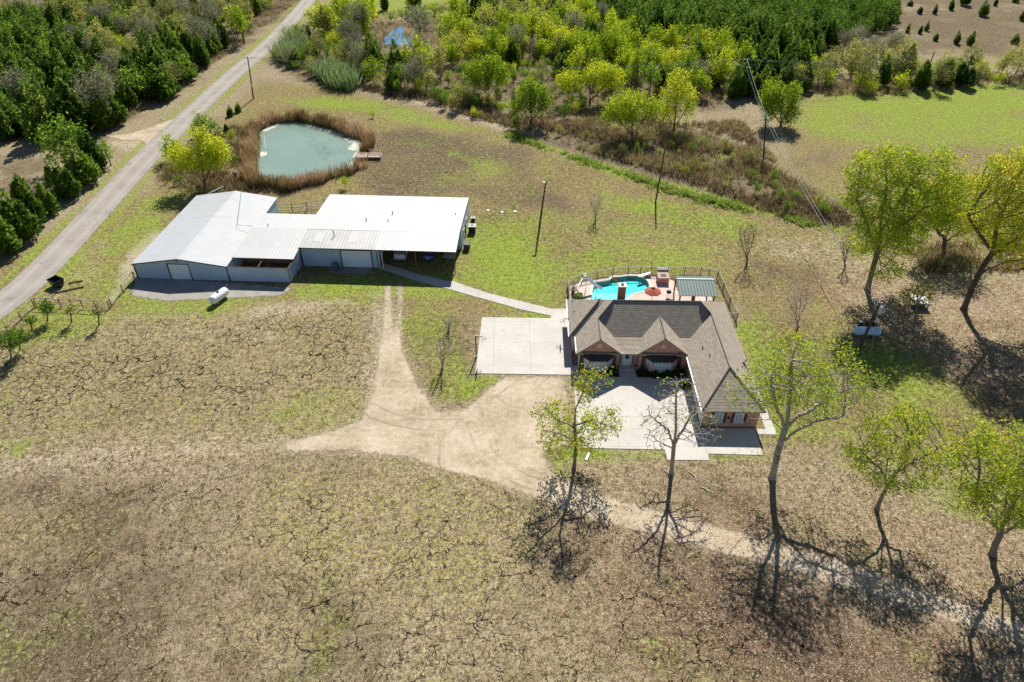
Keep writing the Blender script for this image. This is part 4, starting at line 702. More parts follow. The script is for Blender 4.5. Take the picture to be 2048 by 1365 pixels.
for k, (x, y, lab) in enumerate(((976, 422, 'left'), (1004, 425, 'middle'), (1030, 424, 'right'))):
    e = empty('septic_lid', at(x, y), 0, lab + ' one of three pale round septic lids in the lawn', 'septic lid', 'septic lids in the lawn'); e.scale = (.75, .75, .6); MB().tube([(0, 0, -.1), (0, 0, .1)], .42, 16).build('ring', M_OLDC, e); MB().tube([(0, 0, .1), (0, 0, .17), (0, 0, .19)], [.36, .34, .1], 16).build('cap', M_WHITE, e)
# propane tanks
def tank(loc, rz, L, r, m, lab, grp='propane tanks'):
    e = empty('propane_tank', loc, rz, lab, 'propane tank', grp); n = 8; xs = [(-L / 2 - r * .75 * math.cos(a), r * math.sin(a)) for a in np.linspace(0.02, math.pi / 2, n)]; xs += [(-x, q) for x, q in xs[::-1]]
    MB().tube([(x, 0, r + .22) for x, q in xs], [max(q, .01) for x, q in xs], 20).build('shell', m, e, smooth=True); MB().tube([(0, 0, 2 * r + .16), (0, 0, 2 * r + .38), (0, 0, 2 * r + .43)], [.2, .19, .08], 12).build('valve_dome', plain('grey_dome', (.12, .13, .15), .5), e)
    for s in (-1, 1): MB().box((s * L * .32, 0, .16), (.14, r * 1.5, .36)).build('foot', M_STEEL, e)
tank(at(441, 602), R(67), 2.3, .62, M_TANK, 'white propane tank on the grass in front of the barn'); tank(at(1731, 672), R(-3), 2.7, .55, M_TANKB, 'pale blue propane tank beneath the utility pole near three barrels')
for x, lab in ((1719, 'left one of three dark barrels with a pale lid behind the tank'), (1733, 'middle one of three dark barrels behind the propane tank'), (1747, 'right one of three dark barrels with a pale lid behind the tank')):
    e = empty('barrel', at(x, 655), 0, lab, 'barrel', 'barrels behind the propane tank'); MB().tube([(0, 0, 0), (0, 0, .25), (0, 0, .29), (0, 0, .33), (0, 0, .6), (0, 0, .64), (0, 0, .68), (0, 0, .9)], [.3, .3, .32, .3, .3, .32, .3, .3], 16).build('drum', plain('dark_drum', (.03, .035, .045), .5), e)
    MB().tube([(0, 0, .9), (0, 0, .93)], .285, 16).build('lid', M_OFFW if 'pale' in lab else M_BLACK, e)
# white well cover on posts
wp = at(1836, 612); e = empty('well_cover', wp, R(-4), 'square white flat well cover under a sapling, spattered with leaves', 'well cover')
MB().box((0, 0, .95), (2.0, 2.0, .08)).build('cover', plain('chipped_white_board', (.70, .68, .65), .7, .2, 0, .25, 5), e); MB().box((0, 0, .84), (2.1, 2.1, .12)).build('rim', plain('dark_edge', (.1, .09, .08), .8), e)
for sx in (-1, 1):
    for sy in (-1, 1): MB().bar((sx * .85, sy * .85, 0), (sx * .85, sy * .85, .8), .12).build('post', M_WOOD, e)
# black open skip bin
e = empty('trash_bin', at(116, 572), R(-28), 'black open-topped steel bin on the grass beside the road', 'bin'); e.scale = (.72, .72, .85); bl = MB(); b0 = [(-1.05, -.6, .12), (1.05, -.6, .12), (1.05, .6, .12), (-1.05, .6, .12)]; b1 = [(-1.3, -1.0, 1.35), (1.3, -1.0, 1.35), (1.3, 1.0, 1.35), (-1.3, 1.0, 1.35)]; i1 = [(p[0] * .94, p[1] * .94, 1.35) for p in b1]; i0 = [(p[0] * .94, p[1] * .94, .2) for p in b0]
bl.add(b0 + b1 + i1 + i0, [(3, 2, 1, 0), (0, 1, 5, 4), (1, 2, 6, 5), (2, 3, 7, 6), (3, 0, 4, 7), (4, 5, 9, 8), (5, 6, 10, 9), (6, 7, 11, 10), (7, 4, 8, 11), (9, 13, 12, 8), (10, 14, 13, 9), (11, 15, 14, 10), (8, 12, 15, 11), (12, 13, 14, 15)]).build('bin_body', M_BLACK, e)
for s in (-1, 1): MB().box((s * 1.26, 0, .9), (.12, 1.5, .12)).build('lift_pocket', M_BLACK, e)
for k, (a, b, lab) in enumerate((((138, 568), (166, 563), 'shorter black pipe lying on the grass right of the bin'), ((110, 588), (168, 575), 'longer black pipe lying on the grass below the bin'))):
    A, B = at(*a), at(*b); A.z = B.z = .12; tag(MB().tube([A, B], .09, 8).build('steel_pipe', M_BLACK), lab, 'pipe', 'pipes on the grass by the bin')
# ------------------------------------------------------------------ pool terrace behind the house
deck = [(-13.2, 21.6), (-13.0, 28.3), (-11.2, 29.3), (-8.9, 30.1), (-6.6, 30.8), (-4.2, 31.2), (-1.2, 31.1), (1.2, 31.0), (2.1, 29.9), (2.3, 21.9)]
PZ = 0.06
def plocal(x, y): p = at(1120 + x / 5.389, 520 + y / 5.389); d = p - HO; c, s = math.cos(HA), math.sin(HA); return (d.x * c + d.y * s, -d.x * s + d.y * c)
pool_px = [(385, 250), (450, 240), (530, 228), (570, 195), (640, 190), (730, 178), (830, 180), (905, 205), (950, 250), (957, 300), (925, 335), (860, 347), (790, 365), (745, 400), (715, 428), (640, 445), (430, 448), (335, 440), (342, 385), (360, 300)]
pool2 = [Vector(plocal(*q)) for q in pool_px]; pl = dense(np.array([list(q) for q in pool2 + [pool2[0]]]), 4)[:-1]; pl = [tuple(q) for q in pl]
import bmesh
def ring_fill(outer, inner, z, t=None):          # flat plate with a hole
    bm = bmesh.new(); E = []
    for loop in (outer, inner):
        vs = [bm.verts.new((p[0], p[1], z)) for p in loop]; E += [bm.edges.new((vs[i - 1], vs[i])) for i in range(len(vs))]
    bmesh.ops.triangle_fill(bm, use_beauty=True, edges=E); return bm
bm = ring_fill(deck, pl, PZ); me = bpy.data.meshes.new('pool_deck'); bm.normal_update(); bm.to_mesh(me); bm.free(); me.materials.append(M_DECK); o = link('pool_deck', me, None, HO); o.rotation_euler = (0, 0, HA); tag(o, 'pinkish concrete terrace round the swimming pool', None, None, 'structure')
def off(poly, d):
    P = np.array(poly); t = np.roll(P, -1, 0) - np.roll(P, 1, 0); t /= np.linalg.norm(t, axis=1)[:, None]; A = np.sum(P[:, 0] * np.roll(P[:, 1], -1) - np.roll(P[:, 0], -1) * P[:, 1]); s = 1 if A > 0 else -1
    return [tuple(q) for q in P + np.c_[t[:, 1], -t[:, 0]] * d * s]
pool = empty('swimming_pool', HO, HA, 'free-form turquoise swimming pool behind the house', 'pool')
n = len(pl); A = np.sum([pl[i - 1][0] * pl[i][1] - pl[i][0] * pl[i - 1][1] for i in range(n)])
cp = MB(); oi = off(pl, .38); vs = [(p[0], p[1], .10) for p in pl] + [(p[0], p[1], .10) for p in oi] + [(p[0], p[1], .03) for p in oi] + [(p[0], p[1], -.3) for p in pl]
cp.add(vs, [(i, (i + 1) % n, n + (i + 1) % n, n + i) for i in range(n)] + [(n + i, n + (i + 1) % n, 2 * n + (i + 1) % n, 2 * n + i) for i in range(n)] + [(i, 3 * n + i, 3 * n + (i + 1) % n, (i + 1) % n) for i in range(n)]); cp.build('coping', plain('pale_coping', (.60, .55, .48), .8, .2, 0, .1), pool)
ysh = plocal(500, 338)[1]
M_PLAST = plain('depth_tint_plaster', (.16, .93, .94), .8, .2, 0, .12, .8); M_PLASL = plain('pale_pool_plaster', (.46, .95, .93), .8, .2, 0, .12, .7)  # deep floor's blue stands in for light absorbed by deeper water
bs = MB(); bs.add([(p[0], p[1], -.02) for p in pl] + [(p[0], p[1], -.55) for p in pl], [(i, n + i, n + (i + 1) % n, (i + 1) % n) for i in range(n)]); bs.build('basin_wall', M_PLASL, pool)
for nm, s, z, mm in (('deep_floor', 1, -.50, M_PLAST), ('shallow_floor', -1, -.40, M_PLASL)):
    q = clip_poly(clip_poly(pl, 0, s, -s * ysh), 1, 0, 100); 
    if s == 1: q = clip_poly(pl, 0.02, 1, -ysh + .02 * 9)
    else: q = clip_poly(pl, -0.02, -1, ysh - .02 * 9)
    MB().add([(p[0], p[1], z) for p in q], [tuple(range(len(q)))]).build(nm, mm, pool, up=True)
def pool_water():
    t = NT('pool_water'); nz = t.noise(2.5, 3, .6); t.bump(nz, .25, .05); t.done((0, 0, 0), .03, .5)
    tr = t.n.new('ShaderNodeBsdfTransparent'); tr.inputs[0].default_value = (.76, 1.0, .99, 1); gl = t.n.new('ShaderNodeBsdfGlossy'); gl.inputs['Roughness'].default_value = .04; fr = t.n.new('ShaderNodeFresnel'); fr.inputs[0].default_value = 1.33; mx = t.n.new('ShaderNodeMixShader')
    nb = t.p.inputs['Normal'].links[0].from_socket; t.l.new(nb, gl.inputs['Normal']); t.l.new(nb, fr.inputs['Normal'])
    t.l.new(fr.outputs[0], mx.inputs[0]); t.l.new(tr.outputs[0], mx.inputs[1]); t.l.new(gl.outputs[0], mx.inputs[2]); t.l.new(mx.outputs[0], t.out.inputs['Surface']); return t.m
MB().add([(p[0], p[1], -.06) for p in off(pl, .0)], [tuple(range(n))]).build('pool_surface', pool_water(), pool, up=True)
def hobj(name, x, y, z, rz_, label, cat, group=None): return empty(name, hw(x, y, z), HA + rz_, label, cat, group)
# the ground must not fill the basin
gm = bpy.data.objects['ground'].data; inv = lambda P: np.c_[(P[:, 0] - HO.x) * math.cos(HA) + (P[:, 1] - HO.y) * math.sin(HA), -(P[:, 0] - HO.x) * math.sin(HA) + (P[:, 1] - HO.y) * math.cos(HA)]
co = np.empty(len(gm.vertices) * 3, np.float32); gm.vertices.foreach_get('co', co); co = co.reshape(-1, 3); lp = inv(co[:, :2].astype(float)); ins = sd_poly(lp, np.array(deck)) > .3; co[ins, 2] = -1.4; gm.vertices.foreach_set('co', co.ravel()); gm.update()
# slide
sl = hobj('pool_slide', -11.3, 27.4, PZ, 0, 'white curved water slide at the left end of the pool', 'slide')
path = [(0, 0, 2.0), (.45, .0, 1.95), (1.0, -.15, 1.55), (1.6, -.45, 1.1), (2.2, -.7, .75), (2.75, -.75, .5)]; prof = [(-.32, .22), (-.25, .02), (0, -.06), (.25, .02), (.32, .22)]
vs = []
for i, p in enumerate(path):
    p = Vector(p); d = Vector(path[min(i + 1, 5)]) - Vector(path[max(i - 1, 0)]); sd = Vector((-d.y, d.x, 0)).normalized(); vs += [p + sd * a + Vector((0, 0, b)) for a, b in prof]
MB().add(vs, [(i * 5 + k, i * 5 + k + 1, i * 5 + 6 + k, i * 5 + 5 + k) for i in range(5) for k in range(4)]).build('chute', M_SLIDE, sl, smooth=True)
ld = MB()
for s in (-.28, .28): ld.tube([(-.75, s, 0), (0, s, 2.0), (.05, s, 2.5), (.5, s, 2.45), (.6, s, 2.0)], .03, 6); ld.tube([(.55, s * .8, 0), (.5, s * .8, 1.9)], .03, 6); ld.tube([(2.0, s * .8 - .6, 0), (2.0, s * .8 - .6, .85)], .03, 6)
for k in range(1, 7): ld.tube([(-.75 + .75 * k / 7, -.28, 2.0 * k / 7), (-.75 + .75 * k / 7, .28, 2.0 * k / 7)], .03, 6)
ld.build('ladder', M_STEEL, sl)
db = hobj('diving_board', *plocal(915, 190), PZ, R(28), 'short white diving board at the far right of the pool', 'diving board'); MB().box((-.1, 0, .48), (2.2, .5, .07)).build('board', M_WHITE, db, bevel=.015); MB().box((.65, 0, .22), (.5, .55, .45)).build('stand', M_STEEL, db); MB().box((.0, 0, .22), (.2, .5, .42)).build('fulcrum', M_STEEL, db)
um = hobj('patio_umbrella', -1.95, 24.1, PZ, 0, 'faded red patio umbrella open beside the pool', 'umbrella')
c = MB(); ro = [(1.15 * math.cos(math.pi * (k + .5) / 4), 1.15 * math.sin(math.pi * (k + .5) / 4), 2.0) for k in range(8)]; rmid = [(.55 * math.cos(math.pi * (k + .5) / 4), .55 * math.sin(math.pi * (k + .5) / 4), 2.32) for k in range(8)]
c.add(ro + rmid + [(0, 0, 2.52)] + [(p[0] * 1.01, p[1] * 1.01, 1.88) for p in ro], [(k, (k + 1) % 8, 8 + (k + 1) % 8, 8 + k) for k in range(8)] + [(8 + k, 8 + (k + 1) % 8, 16) for k in range(8)] + [(17 + k, 17 + (k + 1) % 8, (k + 1) % 8, k) for k in range(8)]); cn = c.build('canopy', M_RED, um)
MB().tube([(0, 0, 2.5), (0, 0, 2.68)], [.14, .03], 8).build('finial', M_SHUT, cn); rb = MB()
for k in range(8): rb.bar(ro[k], (0, 0, 2.57), .03)
rb.build('rib', M_SHUT, um); MB().tube([(0, 0, 0), (0, 0, 2.5)], .03, 8).build('pole', M_SHUT, um); MB().tube([(0, 0, 0), (0, 0, .12)], .35, 14).build('base', M_BLACK, um)
fp = hobj('fire_pit', *plocal(1112, 262), PZ, 0, 'square brick fire pit with grey stone top on the terrace', 'fire pit'); MB().box((0, .75, .45), (1.55, 1.5, .9)).build('brick_base', M_BRICK, fp); MB().box((0, .75, .93), (1.68, 1.62, .07)).build('stone_top', plain('pink_stone_top', (.42, .30, .26), .8, .2, 0, .15), fp); MB().box((0, .7, .97), (.75, .75, .04)).build('burner_pan', plain('dark_ash', (.10, .10, .10), .9), fp)
gr = hobj('outdoor_counter', *plocal(1108, 175), PZ, 0, 'narrow dark-topped counter behind the brick fire pit', 'counter'); MB().box((0, .3, .5), (1.5, .5, 1.0)).build('cabinet', plain('grey_stucco', (.3, .28, .26), .8), gr); MB().box((0, .3, 1.03), (1.75, .68, .07)).build('counter_top', plain('slate_top', (.12, .15, .16), .5), gr)
gl = hobj('kettle_grill', *plocal(1165, 402), PZ, 0, 'small black kettle grill standing on the terrace', 'grill'); MB().tube([(0, 0, .55), (0, 0, .65), (0, 0, .8), (0, 0, .98), (0, 0, 1.05)], [.1, .3, .36, .26, .05], 14).build('bowl', M_BLACK, gl, smooth=True); lg = MB()
for k in range(3): lg.tube([(.2 * math.cos(k * 2.1), .2 * math.sin(k * 2.1), .62), (.36 * math.cos(k * 2.1), .36 * math.sin(k * 2.1), 0)], .02, 6)
lg.build('leg', M_STEEL, gl); MB().box((.5, 0, .8), (.4, .35, .03)).build('side_shelf', M_BLACK, gl)
for q, lab, m_, s in (((140, 365), 'reddish spiky plant inside the fence beside the slide', L_REDPL, .9), ((195, 415), 'small green bush at the left corner of the pool terrace', L_GREEN, .6)):
    x, y = plocal(*q); e = hobj('potted_plant', x, y, PZ, 0, lab, 'plant')
    if m_ is L_REDPL: V, F, T = blades(np.zeros((1, 2)), 70, 1.15, .4, .09, .08, .7); link('leaves', np_mesh('cordyline_leaves', V, F, m_, tint=T), e)
    else: link('leaves', bush_mesh('bush_leaves', .65, .6, .8, 380, .16, m_), e)
    MB().tube([(0, 0, 0), (0, 0, .3)], [.2, .26], 10).build('pot', plain('clay_pot', (.25, .12, .08), .8), e)
# pavilion
px0, px1, pyf, pyr, pyb = 3.0, 8.05, 22.3, 27.6, 29.0
pv = hobj('pavilion', 0, 0, 0, 0, 'open pool pavilion with dark green ribbed metal roof', 'pavilion'); zr, ze, zb = 2.95, 2.3, 2.62
x0, y0 = plocal(1255, 210); 
PVX0, PVX1 = 1.3, 6.45
MB().slab([(PVX0, 22.7, ze), (PVX1, 22.7, ze), (PVX1 + .15, 25.9, zr), (PVX0 + .15, 25.9, zr)], .06).build('front_roof', M_GRNM, pv); MB().slab([(PVX0 + .13, 25.92, zr), (PVX1 + .17, 25.92, zr), (PVX1 - .05, 27.2, zb), (PVX0 + .05, 27.2, zb)], .06).build('back_roof', M_GRNM, pv)
MB().bar((PVX0 + .15, 25.9, zr + .03), (PVX1 + .15, 25.9, zr + .03), .22, .05).build('ridge_cap', plain('pale_green_cap', (.25, .36, .33), .4), pv)
for x in (PVX0 + .3, PVX1 - .3):
    for y in (23.1, 26.9): MB().bar((x, y, 0), (x, y, 2.25), .18).build('post', M_RUST, pv)
MB().bar((PVX0 + .1, 23.1, 2.15), (PVX1 - .1, 23.1, 2.15), .12, .2).build('beam', M_SHUT, pv)
tag(MB().prism([tuple(hw(*q))[:2] for q in ((2.0, 21.7), (6.7, 21.7), (6.7, 27.4), (2.0, 27.4))], -.1, .055).build('pavilion_slab', M_DECK), 'concrete floor under the pool pavilion', None, None, 'structure')
tb = hobj('patio_table', 3.9, 23.2, .06, 0, 'round white table under the front edge of the pavilion', 'table'); MB().tube([(0, 0, .7), (0, 0, .75)], .6, 18).build('tabletop', M_WHITE, tb); MB().tube([(0, 0, 0), (0, 0, .7)], .06, 8).build('pedestal', M_STEEL, tb)
def chair(x, y, rz_, m_, lab):
    e = hobj('patio_chair', x, y, .06, rz_, lab, 'chair', 'chairs under the pavilion'); MB().box((0, 0, .44), (.5, .5, .07)).build('seat', m_, e); MB().box((0, .25, .75), (.5, .06, .6)).build('backrest', m_, e)
    for sx in (-.22, .22):
        for sy in (-.22, .22): MB().bar((sx, sy, 0), (sx, sy, .42), .04).build('leg', M_SHUT, e)
chair(2.9, 23.1, 1.4, M_WHITE, 'white chair left of the table under the pavilion'); chair(5.0, 23.0, -1.4, M_RED, 'red chair right of the table under the pavilion'); chair(3.8, 24.3, 0, M_RED, 'red chair behind the table under the pavilion'); chair(5.8, 23.2, -.6, M_WHITE, 'white chair at the right post of the pavilion')
# iron pool fence
fe = hobj('pool_fence', 0, 0, 0, 0, 'black iron picket fence with pale top rail around the pool terrace', 'fence')
fpts = [(-13.3, 21.2), (-13.25, 28.25), (-11.2, 29.5), (-8.95, 30.4), (-6.6, 31.3), (-4.3, 31.8), (-2.5, 31.85), (-1.0, 31.8), (1.4, 31.75), (3.9, 31.85), (6.2, 31.75), (7.4, 31.5), (8.5, 31.0), (8.62, 27.6), (8.72, 24.0), (8.82, 20.2), (7.0, 20.25)]
for i in range(len(fpts) - 1):
    a, b = Vector(fpts[i]), Vector(fpts[i + 1]); L = (b - a).length; mb = MB()
    for z in (.18, 1.12): mb.bar((a.x, a.y, z), (b.x, b.y, z), .045, .045)
    for k in range(1, int(L / .26)): p = a + (b - a) * k / int(L / .26); mb.bar((p.x, p.y, .05), (p.x, p.y, 1.28), .026)
    pn = mb.build('picket_panel', M_BLACK, fe); MB().bar((a.x, a.y, 1.3), (b.x, b.y, 1.3), .05, .045).build('top_rail', plain('grey_rail', (.22, .21, .19), .5), pn)
for p in fpts: MB().bar((p[0], p[1], 0), (p[0], p[1], 1.4), .10).build('post', M_BLACK, fe)
# basketball hoops
def hoop_ring(parent, c, m_, r=.23):
    MB().tube([(c[0] + r * math.cos(k * math.pi / 8), c[1] + r * math.sin(k * math.pi / 8), c[2]) for k in range(17)], .022, 6, False).build('rim', m_, parent); nt = MB()
    for k in range(10): a = k * math.pi / 5; nt.tube([(c[0] + r * math.cos(a), c[1] + r * math.sin(a), c[2]), (c[0] + .6 * r * math.cos(a + .3), c[1] + .6 * r * math.sin(a + .3), c[2] - .42)], .008, 4, False)
    nt.build('net', M_WHITE, parent)
bh = hobj('basketball_hoop', *[(lambda d: d)(v) for v in (-25.25, 11.6)], 0, 0, 'black-post basketball hoop at the left edge of the parking pad', 'basketball hoop', 'basketball hoops')
MB().tube([(0, 0, 0), (0, 0, 3.35)], .075, 10).build('post', M_BLACK, bh); MB().bar((0, 0, 3.3), (.75, 0, 3.2), .1).build('arm', M_BLACK, bh); MB().box((.8, 0, 3.35), (.04, 1.5, 1.0)).build('backboard', plain('clear_backboard', (.55, .57, .58), .2, .5), bh); hoop_ring(bh, (1.12, 0, 3.0), plain('orange_rim', (.5, .14, .04), .5)); MB().tube([(0, 0, 0), (0, 0, .25)], .14, 10).build('pad', M_OFFW, bh)
b2 = hobj('basketball_hoop', -13.75, 16.3, 0, 0, 'basketball hoop mounted at the left eave of the house', 'basketball hoop', 'basketball hoops'); MB().tube([(0, 0, 0), (0, 0, 2.9)], .06, 8).build('post', M_BLACK, b2); MB().bar((0, 0, 2.85), (-.5, 0, 2.7), .08).build('arm', M_BLACK, b2); MB().box((-.55, 0, 2.75), (.04, 1.2, .8)).build('backboard', plain('pale_backboard', (.6, .6, .58), .3), b2); hoop_ring(b2, (-.85, 0, 2.45), plain('pale_rim', (.45, .3, .22), .5), .26)

# ------------------------------------------------------------------ ponds, dock, plants round the water
def water_mat(name, c0, c1, rough=0.06):
    t = NT(name); n = t.noise(0.08, 3, .6); t.bump(t.noise(1.2, 3, .6), .06, .05); return t.done(t.ramp(n, [(.35, c0), (.65, c1)]), rough, .5)
tag(MB().add([(p[0], p[1], -.22) for p in off([tuple(q) for q in POND_W], 2.2)], [tuple(range(len(POND_W)))]).build('pond_water', water_mat('murky_pond_water', (.185, .27, .22), (.23, .315, .255)), up=True), 'still grey-green farm pond water', None, None, 'structure')
far_pond = lay([(765, 82), (785, 62), (806, 52), (808, 72), (835, 80), (862, 88), (858, 94), (800, 93), (772, 90)])
tag(MB().add([(p[0], p[1], .05) for p in far_pond], [tuple(range(len(far_pond)))]).build('far_pond_water', water_mat('sky_blue_water', (.07, .20, .33), (.11, .26, .40), .05), up=True), 'bright blue pond water glimpsed between the trees', None, None, 'structure')
def alg():
    t = NT('pale_algae'); c = t.ramp(t.noise(2.0, 4, .7), [(.35, (.42, .43, .33)), (.65, (.66, .65, .57))]); return ragged(t, c, .9, .7, .2, 1.1)
M_ALG = alg()
for k, pts in enumerate(([(684, 268), (720, 280), (730, 300), (714, 318), (704, 312), (712, 300), (692, 298), (704, 286), (686, 277)], [(523, 256), (545, 246), (562, 247), (545, 256), (526, 263)], [(518, 302), (532, 301), (535, 307), (520, 313)], [(700, 322), (712, 318), (706, 330), (697, 342), (694, 334)], [(600, 243), (660, 256), (694, 270), (690, 275), (655, 262), (600, 248)])):
    o = sheet('pond_algae', lay(pts), -.205, M_ALG, .35, .5); o['kind'] = 'stuff'; o['label'] = 'pale algae scum floating at the pond edge'
dk = empty('fishing_dock', at(738, 316), R(0), 'small weathered timber fishing dock on the right bank of the pond', 'dock')
mb = MB()
for k in range(16): mb.box((-2.4 + k * .32, 0, .55), (.3, 2.3, .06))
mb.build('deck_plank', M_TIMBER, dk); ps = MB(); rl = MB()
for x, y in ((-2.4, -1.1), (-2.4, 1.1), (0, -1.1), (0, 1.1), (2.4, -1.1), (2.4, 1.1)):
    MB().bar((x, y, -.9), (x, y, 1.35 if x > -1 else .9), .12).build('post', M_TIMBER, dk)
for y in (-1.1, 1.1): rl.bar((0, y, 1.3), (2.4, y, 1.3), .09); rl.bar((0, y, .95), (2.4, y, .95), .07)
rl.build('rail', M_TIMBER, dk); MB().box((-1.3, .75, .8), (1.2, .3, .06)).build('bench', M_SHUT, dk)
tag(MB().tube([at(531, 298, -.2), at(528, 272, -.15)], .06, 6).build('pond_pipe', M_OFFW), 'pale pipe reaching into the left side of the pond', 'pipe')
e = tag(MB().tube([at(471, 353), at(471, 353) + Vector((0, 0, .3)), at(471, 353) + Vector((0, 0, .8)), at(471, 353) + Vector((0, 0, .85))], [.3, .32, .32, .3], 14).build('plastic_drum', M_BLUEB), 'small blue plastic drum among the reeds by the pond', 'drum')
def scatter(poly, n, test=None):
    poly = np.asarray(poly); lo, hi = poly.min(0), poly.max(0); P = rng.uniform(lo, hi, (n * 4, 2)); P = P[sd_poly(P, poly) > 0]
    if test is not None: P = P[test(P)]
    return P[:n]
gd = lambda P: H(P)
# cattails
lo, hi = POND_W.min(0) - 7, POND_W.max(0) + 7; P = rng.uniform(lo, hi, (26000, 2)); sd = sd_poly(P, POND_W); bd = np.array(list(at(735, 318))[:2]); rr = rng.uniform(0, 1, len(P)); wob = 1.2 * np.sin(P[:, 0] * .9) * np.cos(P[:, 1] * .7)
front = P[:, 1] < np.median(POND_W[:, 1]) - 4
wid = np.where(front, 3.3, 2.4) + wob * .8; k = (sd < np.where(front, -.9, -.3)) & (sd > -wid) & (np.linalg.norm(P - bd, axis=1) > 3.2) & ~((np.abs(P[:, 0] - at(695, 350).x) < 4.5) & (np.abs(P[:, 1] - at(695, 345).y) < 3.5) & (rr > .35)); P = P[k]
V, F, T = blades(P, 6, 1.8, .4, .09, .16, .30, (.15, 1), gd); lowt = sd_poly(P, POND_W) > -.6; T = T + np.repeat(.22 * np.sin(P[:, 0] * .35 + 1) + .2 * np.sin(P[:, 1] * .5 + P[:, 0] * .2), 6) - .35 * np.repeat(lowt, 6) * rng.uniform(0, 1, len(T))
tag(link('cattail_reeds', np_mesh('cattail_reeds', V, F, L_REED, tint=np.clip(T, 0, 1))), 'rusty brown cattails standing thick around the pond', None, None, 'stuff')
# dry brush along the creek and under the trees
BR = [([(1070, 250), (1250, 228), (1420, 268), (1570, 350), (1690, 425), (1705, 468), (1560, 432), (1400, 372), (1280, 335), (1140, 292)], 7000, 1.0), ([(730, 175), (960, 190), (1010, 235), (1100, 240), (1060, 262), (960, 240), (880, 215), (780, 195)], 1800, .9), ([(560, 60), (1000, -10), (1400, 60), (1500, 190), (1330, 250), (1000, 235), (740, 185), (640, 160)], 7000, 1.1),
      ([(310, 330), (470, 250), (520, 270), (520, 360), (560, 385), (420, 390), (330, 385)], 2200, .9), ([(1580, 190), (1720, 195), (2070, 165), (2070, 140), (1700, 165), (1560, 150)], 1500, 1.0), ([(1820, 500), (2080, 470), (2080, 540), (1850, 545)], 1200, .9), ([(210, 260), (350, 190), (520, 60), (600, 0), (560, 0), (420, 110), (250, 230)], 1500, .7), ([(1340, 250), (1480, 240), (1560, 330), (1430, 280)], 900, .7)]
Vs, Fs, Ts, nv = [], [], [], 0
for poly, n_, h_ in BR:
    P = scatter(lay(poly), int(n_ * .95)); dn = np.sin(P[:, 0] * .42 + 1.3 * np.sin(P[:, 1] * .31)) + np.cos(P[:, 1] * .5 + P[:, 0] * .17) + .8 * np.sin(P[:, 0] * 1.3) * np.sin(P[:, 1] * 1.1) + rng.normal(0, .7, len(P)); P = P[dn > -.55]; V, F, T = blades(P, 6, h_ * .85, .6, .13, .28, .8, (0, .8), gd); T = T + .22 * np.repeat(np.sin(P[:, 0] * .23 + P[:, 1] * .4), 6); Vs.append(V); Fs.append(F + nv); Ts.append(T); nv += len(V)
tag(link('dry_brush', np_mesh('dry_brush', np.concatenate(Vs), np.concatenate(Fs), L_BRUSH, tint=np.clip(np.concatenate(Ts), 0, 1))), 'dry brown brush and tall dead grass along the creek and woods', None, None, 'stuff')
P = rng.uniform(-1, 1, (2600, 2)) * np.array([.95, .95]); ln = dense(CREEK, 30); ln = ln[:int(len(ln) * .70)]; P = ln[rng.integers(0, len(ln), 2600)] + P * (1 + .9 * np.sin(np.arange(2600))[:, None]); P = P[(np.sin(P[:, 0] * .55) + np.sin(P[:, 0] * .21 + 2) + rng.normal(0, .6, len(P))) > -.5]; V, F, T = blades(P, 7, .48, .6, .16, .22, .8, (.1, 1), gd)
tag(link('creek_greenery', np_mesh('creek_greenery', V, F, L_LUSH, tint=np.clip(T, 0, 1))), 'bright green plants lining the creek channel', None, None, 'stuff')
P = np.concatenate([scatter(lay([(632, 150), (668, 142), (722, 172), (700, 186), (655, 178)]), 230), scatter(lay([(545, 118), (590, 70), (625, 82), (610, 120), (570, 135)]), 230)]); V, F, T = blades(P, 9, 3.0, .6, .20, .35, .5, (.1, 1))
tag(link('cane_thicket', np_mesh('cane_thicket', V, F, L_CANE, tint=np.clip(T, 0, 1))), 'tall blue-green cane thickets by the road and creek', None, None, 'stuff')
# tufts of grass in the near fields, leaves on the lawn
lo = lay([(-150, 640), (2200, 640), (2300, 1420), (-250, 1420)]); P = scatter(lo, 60000); bad = (sd_poly(P, lay(DRIVE)) > -.3) | (sd_poly(inv(P), np.array([(-25.5, 8), (-13.5, 8), (-13.6, -4), (-4, -4), (-4, -5.4), (.4, -5.4), (.4, -4.6), (8.8, -1.6), (8.8, 23), (-25.5, 23)])) > 0)
P = P[~bad]; ol = field(P, OLIVE); dkk = field(P, DARK); gg = field(P, GREEN); keep = rng.uniform(0, 1, len(P)) < .42; P, ol, dkk, gg = P[keep], ol[keep], dkk[keep], gg[keep]
tn = np.clip(.55 + .28 * ol - .38 * dkk + .42 * gg + rng.normal(0, .14, len(P)), 0, 1); V, F, _ = blades(P, 5, .17, .5, .05, .13, .9); T = np.repeat(tn, 5) + rng.normal(0, .1, 5 * len(P))
tag(link('grass_tufts', np_mesh('grass_tufts', V, F, L_TUFT, tint=np.clip(T, 0, 1))), 'short dry grass tufts over the near fields', None, None, 'stuff')
P = scatter(lay([(1480, 540), (2150, 500), (2250, 1420), (1000, 1420), (1000, 1010), (1180, 930), (1500, 900)]), 85000); lf = field(P, LEAF); k = (rng.uniform(0, 1, len(P)) < lf * .8) & (sd_poly(inv(P), np.array([(-25.5, 8), (-13.5, 8), (-13.6, -4), (-4, -4), (-4, -5.4), (.4, -5.4), (.4, -4.6), (8.8, -1.6), (8.8, 23), (-25.5, 23)])) < 0); P = P[k]
C = np.c_[P, np.full(len(P), .05)]; V, F = leaf_quads(C, .13, .4); V[:, 2] = .02 + np.abs(V[:, 2] - .05) * .55
